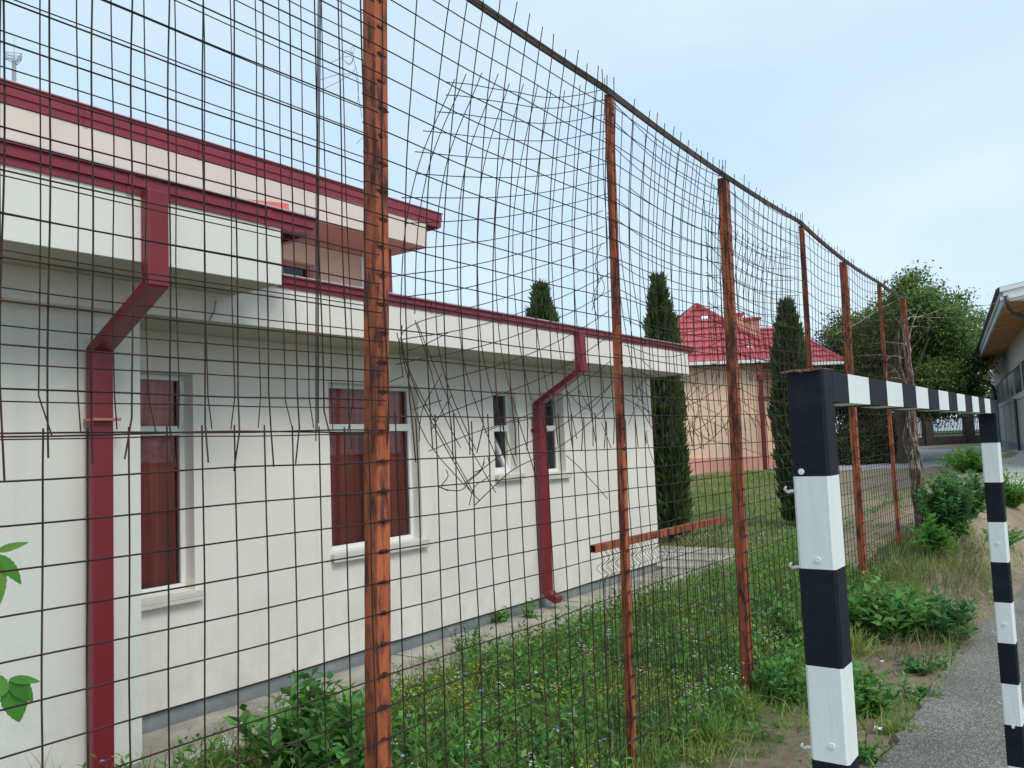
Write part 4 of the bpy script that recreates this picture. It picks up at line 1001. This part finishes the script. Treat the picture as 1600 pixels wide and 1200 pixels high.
def tree(name, label, pos, blobs, nleaf, lsz, m_, seed, trunk_r=.25, group=None, fillmat=None):
    """blobs: (centre, radii) of the crown's clumps; limbs reach each of them"""
    r_ = np.random.default_rng(seed); t = empty(name, pos, label, 'tree', group)
    mb = MB(); px_, py_, pz_ = pos; top = Vector((px_, py_, max(b[0][2] for b in blobs)*.5+pz_*.5)); n = 7
    fork = Vector((px_, py_, pz_+(min(b[0][2] for b in blobs)-pz_)*.75))
    mb.tube([Vector(pos)-Vector((0, 0, .2)), Vector(pos).lerp(fork, .5)+Vector((.08, .05, 0)), fork], [trunk_r*1.3, trunk_r, trunk_r*.8], 8)
    for c, rr in blobs:
        c = Vector(c); mid = fork.lerp(c, .5)+Vector((r_.normal()*.3, r_.normal()*.3, .25)); mb.tube([fork, mid, c], [trunk_r*.5, trunk_r*.3, trunk_r*.08], 6)
        for _ in range(5):
            e = c+Vector(tuple(r_.normal(size=3)*np.array(rr)*.6)); mb.tube([mid.lerp(c, .6), mid.lerp(c, .8).lerp(e, .5), e], [trunk_r*.15, trunk_r*.09, .015], 5)
    mb.build('trunk', M['bark'], t)
    parts = []; tot = sum(rr[0]*rr[1]*rr[2] for c, rr in blobs)**1.0
    wts = np.array([(rr[0]*rr[1]*rr[2])**.72 for c, rr in blobs]); wts = wts/wts.sum()
    for (c, rr), wgt in zip(blobs, wts):
        nn = int(nleaf*wgt); ntw = max(8, nn//26); d = unit(r_.normal(size=(ntw, 3))); q = r_.random((ntw, 1))**.40
        lump = 1+.22*np.sin(d[:, :1]*5+seed)*np.cos(d[:, 1:2]*4+seed*2)+.15*r_.normal(size=(ntw, 1))
        tw = np.array(c)+d*np.array(rr)*q*lump; k = nn//ntw
        base = np.repeat(tw, k, 0)+r_.normal(size=(ntw*k, 3))*np.array([.30, .30, .17])*(lsz/.16)
        dr = np.repeat(d, k, 0)*.8+r_.normal(size=(ntw*k, 3))*.7; dr[:, 2] -= .35
        nr = r_.normal(size=(ntw*k, 3))*.6; nr[:, 2] += 1
        parts.append(leaves_np(base, dr, nr, lsz*(.7+.7*r_.random(ntw*k)), lsz*.5*(.7+.6*r_.random(ntw*k))))
    V, F_ = cat(parts); npmesh('crown', V, F_, m_, t); return t
def blobpx(lst, d0):
    res = []
    for (px_, py_, rpx, dd) in lst:
        d_ = d0+dd; p_ = dep(px_, py_, d_); r_ = rpx/FPX*d_; res.append(((p_.x, p_.y, p_.z), (r_, r_, r_*.85)))
    return res
DW = 32.
bl = blobpx([(1422, 440, 15, 0), (1410, 462, 22, 1), (1440, 470, 20, -1), (1392, 488, 24, 1), (1425, 500, 30, 0), (1462, 500, 26, -1), (1476, 478, 15, 0), (1496, 463, 9, 0), (1500, 495, 14, 1), (1505, 478, 8, 0),
             (1372, 505, 20, 2), (1350, 500, 15, 3), (1490, 525, 26, -1), (1532, 498, 10, 13), (1520, 520, 15, 13), (1535, 545, 16, 13), (1450, 540, 36, 0), (1402, 540, 34, 1), (1365, 545, 30, 2), (1335, 525, 20, 3), (1310, 522, 14, 3),
             (1505, 565, 30, 0), (1462, 590, 36, -1), (1418, 592, 36, 1), (1378, 592, 32, 2), (1500, 610, 26, 0), (1540, 590, 16, 13), (1445, 625, 26, 1), (1480, 625, 22, 1), (1345, 575, 28, 2), (1453, 452, 9, 0), (1432, 425, 7, 0)], DW)
p_ = tpos(1402, DW); tree('walnut_tree', 'large spreading green tree with a dark trunk beyond the end of the fence', (p_.x, p_.y, gz(p_.x, p_.y)), bl, 50000, .15, M['tree'], 5, .24, 'trees beyond the yard')
bl = blobpx([(1330, 520, 30, 0), (1310, 545, 32, 1), (1345, 560, 40, 0), (1300, 580, 26, 1), (1330, 610, 36, 0), (1368, 618, 40, 1), (1290, 560, 16, 2), (1310, 640, 30, 1), (1350, 655, 34, 0)], 38.)
p_ = tpos(1330, 38); tree('shady_tree', 'dark bushy tree between the red roofed house and the big green tree', (p_.x, p_.y, gz(p_.x, p_.y)), bl, 24000, .15, M['treedark'], 8, .2, 'trees beyond the yard')
bl = blobpx([(1465, 628, 30, 0), (1500, 620, 32, 0), (1530, 628, 22, 2), (1430, 632, 30, 0), (1395, 650, 40, 2), (1370, 665, 30, 0)], 52.)
p_ = tpos(1430, 52); tree('roadside_tree', 'low tree spreading over the far boundary fence', (p_.x, p_.y, gz(p_.x, p_.y)), bl, 16000, .22, M['treedark'], 12, .2, 'trees beyond the yard')
def hedge(name, label, px0, px1, d_, hpx, seed, m_, depth=1.0, n=9000, lsz=.15):
    r_ = np.random.default_rng(seed); a, ra, fa = frame_at(px0, d_); b, _, _ = frame_at(px1, d_); q = r_.random(n)
    hz = hpx/FPX*d_; base = np.outer(1-q, np.array(a))+np.outer(q, np.array(b)); dd = (r_.random(n)-.5)*depth
    base += np.outer(dd, np.array(fa)); zb = np.array([gz(x, y) for x, y, _ in base[::60]]).mean()
    top = hz*(.75+.22*np.sin(q*17+seed)+.10*np.sin(q*41)); base[:, 2] = zb+r_.random(n)**.7*top
    dr = r_.normal(size=(n, 3)); dr[:, 2] += .3; nr = r_.normal(size=(n, 3)); nr[:, 2] += .6
    V, F_ = leaves_np(base, dr, nr, lsz*(.6+.8*r_.random(n)), lsz*.5*(.6+.8*r_.random(n))); o = npmesh(name, V, F_, m_); return tag(o, label, 'hedge')
hedge('dark_hedge', 'dark overgrown hedge under the trees between the house and the boundary fence', 1300, 1392, 33., 62, 4, M['treedark'], 2., 9000)

# ================================================================== DEAD VINE ON LAST POST
a7, c7, _ = PP[6]
vine = empty('dead_vine', (XF, c7.y, gz(XF, c7.y)), 'bare dried climbing vine wrapped round the last fence post', 'vine')
rv = random.Random(3); mb = MB()
for s_ in range(15):
    ph = rv.uniform(0, 6.3); sp = rv.uniform(1.2, 2.6)*rv.choice((-1, 1)); r0_ = rv.uniform(.035, .085); zt_ = rv.uniform(2.4, 3.6) if s_ > 4 else rv.uniform(1.8, 2.6); z0_ = gz(XF, c7.y); n = 40; pts = []
    for j in range(n+1):
        z = z0_+(zt_-z0_)*j/n; p_ = post_at(6, z); rr = r0_*(1+.5*math.sin(z*4+ph))
        pts.append((p_.x-.03+rr*math.cos(ph+sp*z)+.03*noise.noise(Vector((z*3, s_, 0))), p_.y+rr*math.sin(ph+sp*z)+.03*noise.noise(Vector((z*3, s_, 5))), z))
    mb.tube(pts, [max(.005, .022*(1-j/n*.8)*rv.uniform(.8, 1.2)) for j in range(n+1)], 6)
mb.build('stems', M['vine'], vine, smooth=True)
mb = MB()
def twig(p, d, l, r, lev):
    pts = [Vector(p)]; dd = Vector(d).normalized()
    for i in range(6):
        dd = (dd+Vector((rv.gauss(0, .13), rv.gauss(0, .13), rv.gauss(0, .12)))).normalized(); pts.append(pts[-1]+dd*l/6)
        if lev > 0 and rv.random() < .5: twig(pts[-1], dd+Vector((rv.gauss(0, .8), rv.gauss(0, .8), rv.gauss(0, .6))), l*.5, r*.55, lev-1)
    mb.tube(pts, [r*(1-i/7) for i in range(7)], 5)
for px0, py0, px1, py1, l in ((1418, 500, 1450, 475, .5), (1415, 540, 1418, 430, .9), (1410, 560, 1350, 525, .7), (1405, 590, 1388, 560, .4), (1415, 540, 1385, 505, .6), (1420, 560, 1450, 478, .8), (1405, 610, 1375, 580, .45), (1412, 520, 1395, 470, .5)):
    a = onX(px0, py0, XF); b = onX(px1, py1, XF-.05); twig(a, b-a, (b-a).length*.8, .012, 1)
mb.build('twigs', M['vine'], vine)
cp = MB(); cp.tube([onX(1306, 522, XF-.1), onX(1340, 505, XF-.1), onX(1375, 482, XF-.1), onX(1400, 470, XF-.1)], .004, 5); tag(cp.build('wire_strand', M['capstone']), 'pale thin wire strand slanting across the fence below the rail end', 'wire')

# ================================================================== VEGETATION
def zz(P, off=0): return np.array([gz(x, y) for x, y in P])+off
def scatter(n, x0, x1, y0, y1, dens=None):
    P = np.stack([rng.uniform(x0, x1, n), rng.uniform(y0, y1, n)], 1)
    if x0 < XF-.5 and y1 > 10: P = P[[(y < 10.2 or x < xbnd(y) or y0 > 11.6 or x > XF+.3 or rng.random() < .05) for x, y in P]]
    if dens is not None:
        k = np.array([dens(x, y) for x, y in P]); P = P[rng.random(len(P)) < k]
    return P
def nmask(x, y, s=1., seed=0., lo=-.25, hi=.25): return sm((noise.noise(Vector((x*s, y*s, seed)))-lo)/(hi-lo))
# meadow between school and fence
XA = XW+.9
def grass(name, P, hl, wl, m_, label, lean=.35, zoff=-.01):
    n = len(P); base = np.column_stack([P, zz(P, zoff)]); dr = rng.normal(size=(n, 3))*lean; dr[:, 2] = 1
    V, F_ = blades_np(base, dr, hl[0]+(hl[1]-hl[0])*rng.random(n)**1.5, wl[0]+(wl[1]-wl[0])*rng.random(n), .6*rng.normal(size=n)); o = npmesh(name, V, F_, m_)
    return tag(o, label, 'grass', kind='stuff')
P = scatter(52000, XA-.15, XF+.15, .2, 15.5, lambda x, y: (.35+.65*nmask(x, y, 1.4, 2))*(1 if x > XA+.1*noise.noise(Vector((0, y*3, 1))) else .12)*(1 if y < 10.5 or x < xbnd(y) else .06))
grass('meadow_grass', P, (.08, .34), (.004, .009), M['grass'], 'tall green meadow grass between the school and the fence')
P = scatter(9000, XA-.1, XF+.2, .2, 14, lambda x, y: nmask(x, y, 2.1, 7, .0, .35))
grass('dry_stalks', P, (.2, .55), (.003, .006), M['dry'], 'thin dry seed stalks rising from the meadow', .2)
P = scatter(60000, -13, XF+.1, 11.5, 32, lambda x, y: 1 if not (x > -6.6 and y < 13.3 and x < XW+1.) and (x < xbnd(y)+.25*noise.noise(Vector((x, y, 4)))) else .02)
grass('lawn_grass', P, (.05, .15), (.012, .022), M['lawn'], 'short mown lawn in front of the peach house')
def strip_d(x, y):
    g = nmask(x, y, 1.6, 11, -.2, .3); e = 1 if x < -1.75 else .45*(x < -1.2)
    return e*g*(1 if y > 5.4 else .22)
P = scatter(26000, XF-.1, -1.1, 1.8, 13.5, strip_d)
grass('strip_grass', P, (.05, .24), (.004, .010), M['grass'], 'rough grass growing along the foot of the fence')
P = scatter(6500, XF-.2, -1.25, 7.4, 12.5, lambda x, y: nmask(x, y, 1.2, 15, -.35, .1)*(1 if x < -1.5 else .5))
grass('tall_dry_grass', P, (.12, .38), (.004, .008), M['dry'], 'tall yellowed grass along the outer fence bays', .4)
P = scatter(9000, -6, .6, 12.8, 24, lambda x, y: nmask(x, y, .7, 41, .08, .3)*(x > xbnd(y)+.3)*(1 if x < -1.9 or y > 15.6 else .25))
grass('bank_grass', P, (.06, .22), (.008, .014), M['grass'], 'patchy low grass growing on the bank behind the goal', .5)
# broad leaf ground weeds
def weeds(name, P, m_, label, h=(.06, .3), ll=(.05, .11), per=9, kind=True):
    n = len(P); zb = zz(P); st = []; 
    hh_ = h[0]+(h[1]-h[0])*rng.random(n); B = np.repeat(np.column_stack([P, zb]), per, 0); k = np.tile(np.arange(per), n)
    an = k*2.4+np.repeat(rng.random(n)*6.28, per)+rng.normal(size=n*per)*.3
    f_ = (k+.6)/per; base = B.copy(); base[:, 2] += np.repeat(hh_, per)*f_; base[:, 0] += np.cos(an)*.015; base[:, 1] += np.sin(an)*.015
    dr = np.stack([np.cos(an), np.sin(an), .15+.7*f_+rng.normal(size=n*per)*.25], 1); nr = np.stack([-np.cos(an)*.4, -np.sin(an)*.4, np.ones(n*per)], 1)+rng.normal(size=(n*per, 3))*.25
    L_ = (ll[0]+(ll[1]-ll[0])*rng.random(n*per))*(1.15-.5*f_)
    V, F_ = leaves_np(base, dr, nr, L_, L_*.42); o = npmesh(name, V, F_, m_)
    return tag(o, label, 'weeds', kind='stuff')
P = scatter(8000, XA-.1, XF+.12, .2, 14.5, lambda x, y: (.3+.7*nmask(x, y, 1.1, 21))*(1 if x > XA else .15))
weeds('meadow_weeds', P, M['weed'], 'low broad leaved weeds filling the meadow', (.05, .30), (.045, .10))
P = scatter(2400, XF-.05, -1.25, 3.0, 13., lambda x, y: nmask(x, y, 1.5, 11, -.1, .3)*(1 if x < -1.8 else .4))
weeds('strip_weeds', P, M['weed'], 'small broad leaved weeds along the foot of the fence', (.03, .16), (.03, .07), 7)
# flowers
def flowers(name, P, m_, z0_, z1_, s0, s1, label, per=1):
    n = len(P); B = np.repeat(np.column_stack([P, zz(P)]), per, 0); N_ = n*per
    if per > 1: B[:, :2] += rng.normal(size=(N_, 2))*.018
    B[:, 2] += np.repeat(z0_+(z1_-z0_)*rng.random(n), per)+(rng.normal(size=N_)*.012 if per > 1 else 0); parts = []
    for k in range(5):
        an = k*2*np.pi/5+rng.random(N_); s = s0+(s1-s0)*rng.random(N_)
        dr = np.stack([np.cos(an), np.sin(an), .35+.0*an], 1); nr = np.tile([0, 0, 1.], (N_, 1))+rng.normal(size=(N_, 3))*.3
        parts.append(leaves_np(B, dr, nr, s, s*.7, 0))
    V, F_ = cat(parts); return tag(npmesh(name, V, F_, m_), label, 'flowers', kind='stuff')
P = scatter(1500, XA+.25, XF+.02, 2.2, 13.5, lambda x, y: nmask(x, y, .9, 31, -.05, .3))
flowers('yellow_flowers', P, M['yf'], .16, .34, .007, .012, 'small yellow flowers scattered through the meadow', 4)
P = scatter(260, XA+.2, XF+.05, 2.2, 15, lambda x, y: nmask(x, y, 1.2, 37, -.1, .3))
flowers('white_flowers', P, M['wf'], .2, .38, .007, .012, 'small white flower heads in the meadow', 6)
P = scatter(200, XA+.2, XF+.05, 3, 15); flowers('pink_flowers', P, M['pf'], .16, .32, .008, .012, 'small pale pink clover heads in the meadow', 4)
P = scatter(34, XA+.2, XF+.02, 2.2, 6.5); flowers('blue_flowers', P, M['bf'], .3, .48, .014, .018, 'pale blue chicory flowers on tall stalks in the meadow')

def plant(name, label, x, y, h, rad, nst, per, ll, m_, seed, group=None, cat_='plant', up=1.0, z=None, lean=.35, ww=.56):
    r_ = np.random.default_rng(seed); z0_ = gz(x, y) if z is None else z; t = empty(name, (x, y, z0_), label, cat_, group); mb = MB(); parts = []
    for s_ in range(nst):
        an = r_.random()*6.28; rr = rad*r_.random()**.6; hh_ = h*(.55+.45*r_.random())*(1-.35*(rr/rad)**2); tip = np.array([x+math.cos(an)*rr, y+math.sin(an)*rr, z0_+hh_])
        b0 = np.array([x+math.cos(an)*rr*.25, y+math.sin(an)*rr*.25, z0_-.02]); md = (b0*.5+tip*.5)+np.array([0, 0, hh_*.08]); mb.tube([b0, md, tip], [.006, .005, .002], 5)
        k = per; f_ = (np.arange(k)+.5)/k; f_ = .12+.88*f_; B = np.outer((1-f_)**2, b0)+np.outer(2*f_*(1-f_), md*1.)+np.outer(f_**2, tip)
        a2 = np.arange(k)*2.4+r_.random()*6.28; dr = np.stack([np.cos(a2), np.sin(a2), .1+.5*f_*up+r_.normal(size=k)*lean], 1)
        nr = np.stack([-np.cos(a2)*.4, -np.sin(a2)*.4, np.ones(k)], 1)+r_.normal(size=(k, 3))*.3; L_ = ll*(.6+.5*r_.random(k))*(1.1-.5*f_)
        parts.append(leaves_np(B, dr, nr, L_, L_*ww))
    V, F_ = cat(parts); npmesh('foliage', V, F_, m_, t); mb.build('stem', M['weed'], t); return t
g1_ = 'large leafy weeds in the meadow'; g2_ = 'leafy weeds between fence and court'
def at(px, py, z=0.):
    d = ray(px, py); t = 1.
    while t < 60:
        p_ = CAM+d*t
        if p_.z <= gz(p_.x, p_.y): break
        t += .02
    return p_.x, p_.y
for px_, py_, h, rad, nst, per, ll, lb, mm in (
    (470, 1200, .58, .42, 44, 9, .18, 'big dark leafy weed clump beside the first post, against the apron', 'weed'),
    (545, 1235, .58, .38, 38, 9, .17, 'broad leafy weed clump immediately left of the wide first post', 'weed'),
    (640, 1150, .36, .25, 12, 10, .07, 'wispy tall weed just right of the wide first post', 'grass'),
    (735, 1030, .40, .22, 12, 10, .08, 'leafy weed standing at the apron edge under the school wall', 'weed'),
    (780, 975, .22, .2, 12, 8, .09, 'low green weed growing from the crack left of the second downpipe', 'weed'),
    (828, 968, .30, .14, 7, 8, .11, 'upright weed growing right beside the foot of the second downpipe', 'weed'),
    (920, 1000, .35, .2, 12, 10, .07, 'greyish weed on the apron edge right of the second downpipe', 'weed')):
    x, y = at(px_, py_); plant('leafy_weed', lb, x, y, h, rad, nst, per, ll, M[mm], int(px_), g1_)
for px_, py_, h, rad, nst, per, ll, lb, mm in (
    (1400, 1000, .55, .36, 40, 9, .18, 'tall leafy weed clump between the two goal posts, nearest the fence', 'weed'),
    (1475, 1000, .42, .36, 36, 9, .16, 'bright leafy weed clump spilling onto the asphalt edge', 'bush'),
    (1340, 990, .50, .30, 28, 9, .15, 'leafy weed clump right beside the near goal post', 'weed'),
    (1440, 1050, .16, .2, 14, 7, .09, 'low rosette weed in the bare soil near the asphalt edge', 'bush'),
    (1440, 1090, .10, .14, 9, 6, .09, 'small pale weed at the asphalt edge below the larger clumps', 'bush'),
    (1350, 1120, .36, .26, 28, 9, .14, 'leafy weed clump close behind the lower near goal post', 'weed'),
    (1350, 1190, .18, .18, 12, 7, .08, 'dark weed clump at the bottom of the picture right of the near goal post', 'weed'),
    (1225, 1020, .50, .26, 28, 9, .14, 'green weeds between the third fence post and the near goal post', 'weed'),
    (1218, 1095, .36, .28, 28, 9, .11, 'low leafy weed clump in front of the third fence post', 'weed')):
    x, y = at(px_, py_); plant('leafy_weed', lb, x, y, h, rad, nst, per, ll, M[mm], int(px_)+3, g2_)
def tuft(px_, py_, label, n, h, seed, m_='grass'):
    x, y = at(px_, py_); r_ = np.random.default_rng(seed); z0_ = gz(x, y); base = np.column_stack([x+r_.normal(size=n)*.05, y+r_.normal(size=n)*.05, np.full(n, z0_-.01)])
    dr = r_.normal(size=(n, 3))*.55; dr[:, 2] = 1; V, F_ = blades_np(base, dr, h*(.5+.5*r_.random(n)), .006+.005*r_.random(n), .9*r_.normal(size=n)); o = npmesh('grass_tuft', V, F_, M[m_])
    tag(o, label, 'grass tuft', 'grass tufts on the bare soil')
tuft(1110, 1165, 'bright grass tuft on bare soil between second and third fence posts', 240, .26, 1)
tuft(1165, 1120, 'grass tuft at the foot of the third fence post', 180, .22, 2)
tuft(1095, 1185, 'small grass tuft at the bottom edge of the picture near the second post', 120, .16, 3)
tuft(1400, 1145, 'thin grass tuft in the soil beside the asphalt edge', 170, .14, 4)
tuft(1330, 1020, 'grass tuft behind the near goal post with arching blades', 200, .35, 5)
for px_, py_, h, rad, nst, per, ll, lb, nm, mm in (
    (1486, 842, .95, .46, 110, 14, .16, 'dense dark green bush right of the last fence post', 'bush', 'bush'),
    (1463, 872, .52, .26, 30, 10, .15, 'yellow green leafy bush at the foot of the last fence post', 'bush', 'sap'),
    (1516, 806, .72, .36, 60, 12, .16, 'smaller green bush beside the far goal post', 'bush', 'bush'),
    (1518, 738, .62, .8, 90, 12, .17, 'rounded green bush on the sand bank behind the far goal post', 'bush', 'sap'),
    (1580, 790, .60, .45, 60, 11, .13, 'bushy weed growing beside the concrete walkway at the right edge', 'bush', 'sap'),
    (1395, 712, .6, .6, 40, 10, .16, 'light green bush in the shade beyond the fence', 'bush', 'sap'),
    (1565, 850, .26, .5, 50, 8, .10, 'low green weeds on the bank right of the far goal post', 'bush', 'weed')):
    x, y = at(px_, py_); plant(nm, lb, x, y, h, rad, nst, per, ll, M[mm], int(px_)+9, 'bushes on the bank', 'bush')
# sapling at the left edge, its twigs reaching into the picture
sx_, sy_ = XF-.35, .62
sap = empty('young_tree', (sx_, sy_, gz(sx_, sy_)), 'sapling whose serrated green leaves reach in at the left edge behind the mesh', 'young tree')
mb = MB(); mb.tube([(sx_, sy_-.35, 0), (sx_+.02, sy_-.33, .8), (sx_, sy_-.3, 1.6)], [.014, .011, .005], 6)
XS_ = XF-.2
lv = MB()
def bigleaf(P0, P1, w_, nrm):
    P0, P1 = Vector(P0), Vector(P1); d = P1-P0; s_ = d.cross(Vector(nrm)).normalized(); nn = s_.cross(d).normalized(); n = 16; V = []
    for i in range(n+1):
        t = i/n; ww = w_*.5*math.sin(math.pi*t**.75)**.8*(1+(.07 if i % 2 else -.04)) if 0 < i < n else .0005
        c = P0+d*t+nn*(-.18*d.length*t*t); V += [c-s_*ww+nn*ww*.35, c, c+s_*ww+nn*ww*.35]
    lv.add(V, [(3*i+k, 3*i+k+1, 3*i+4+k, 3*i+3+k) for i in range(n) for k in (0, 1)])
node = onX(-12, 862, XS_); nodb = onX(12, 1062, XS_)
mb.tube([(sx_, sy_-.31, 1.3), (sx_, (sy_-.3+node.y)/2, 1.5), node], [.005, .004, .002], 5)
mb.tube([(sx_, sy_-.33, .9), (sx_, (sy_-.3+nodb.y)/2, 1.1), nodb], [.005, .004, .002], 5)
for a_, b_, w_ in (((-5, 862), (44, 846), .022), ((-8, 868), (38, 910), .04), ((-14, 872), (6, 942), .05), ((-10, 860), (-40, 900), .05)):
    bigleaf(onX(*a_, XS_), onX(*b_, XS_+.03), w_, (1, 0, .4))
for a_, b_, w_ in (((14, 1062), (64, 1063), .025), ((14, 1063), (55, 1094), .05), ((10, 1066), (36, 1127), .075), ((10, 1062), (-30, 1090), .06)):
    bigleaf(onX(*a_, XS_), onX(*b_, XS_+.03), w_, (1, 0, .4))
lv.build('leaves', M['sap'], sap, smooth=True); mb.build('stem', M['bark'], sap)
# litter
def litter(px_, py_, lb, s_=.02):
    x, y = at(px_, py_); z0_ = gz(x, y)+.03; r_ = random.Random(px_); mb = MB(); V = []
    for i in range(4):
        for j in range(4): V.append((x+(i-1.5)*s_*.5+r_.uniform(-.3, .3)*s_*.3, y+(j-1.5)*s_*.5+r_.uniform(-.3, .3)*s_*.3, z0_+r_.uniform(0, .5)*s_))
    mb.add(V, [(i*4+j, (i+1)*4+j, (i+1)*4+j+1, i*4+j+1) for i in range(3) for j in range(3)]); o = mb.build('paper_scrap', M['wf']); q = o.modifiers.new('s', 'SOLIDIFY'); q.thickness = .001
    tag(o, lb, 'litter', 'white scraps of litter')
litter(1378, 1040, 'tiny white scrap on the bare soil between the goal posts'); litter(1424, 1088, 'tiny white scrap in grass near the asphalt edge')
litter(1373, 1147, 'crumpled white scrap beside weeds low between the goal posts', .03); litter(1525, 715, 'white bag scrap beside the bush on the sand bank', .16)
# stones on soil and asphalt edge
P = np.concatenate([scatter(500, -2.2, -1.05, 2.5, 13.5), scatter(260, -3.4, .2, 13.5, 20)])
mb = MB()
for x, y in P:
    s_ = random.uniform(.004, .011); z0_ = gz(x, y)+s_*.4
    V = [(x+s_*random.uniform(.6, 1.2)*math.cos(a_), y+s_*random.uniform(.6, 1.2)*math.sin(a_), z0_+b_*s_*.5) for b_ in (-1, 1) for a_ in (0, 1.26, 2.5, 3.8, 5.)]
    mb.add(V, [(4, 3, 2, 1, 0), (5, 6, 7, 8, 9)]+[(k, (k+1) % 5, (k+1) % 5+5, k+5) for k in range(5)])
tag(mb.build('pebbles', mat('pebble_stone', (.24, .21, .18), .95, island=.5)), 'scattered small pebbles on the bare soil', 'pebbles', kind='stuff')
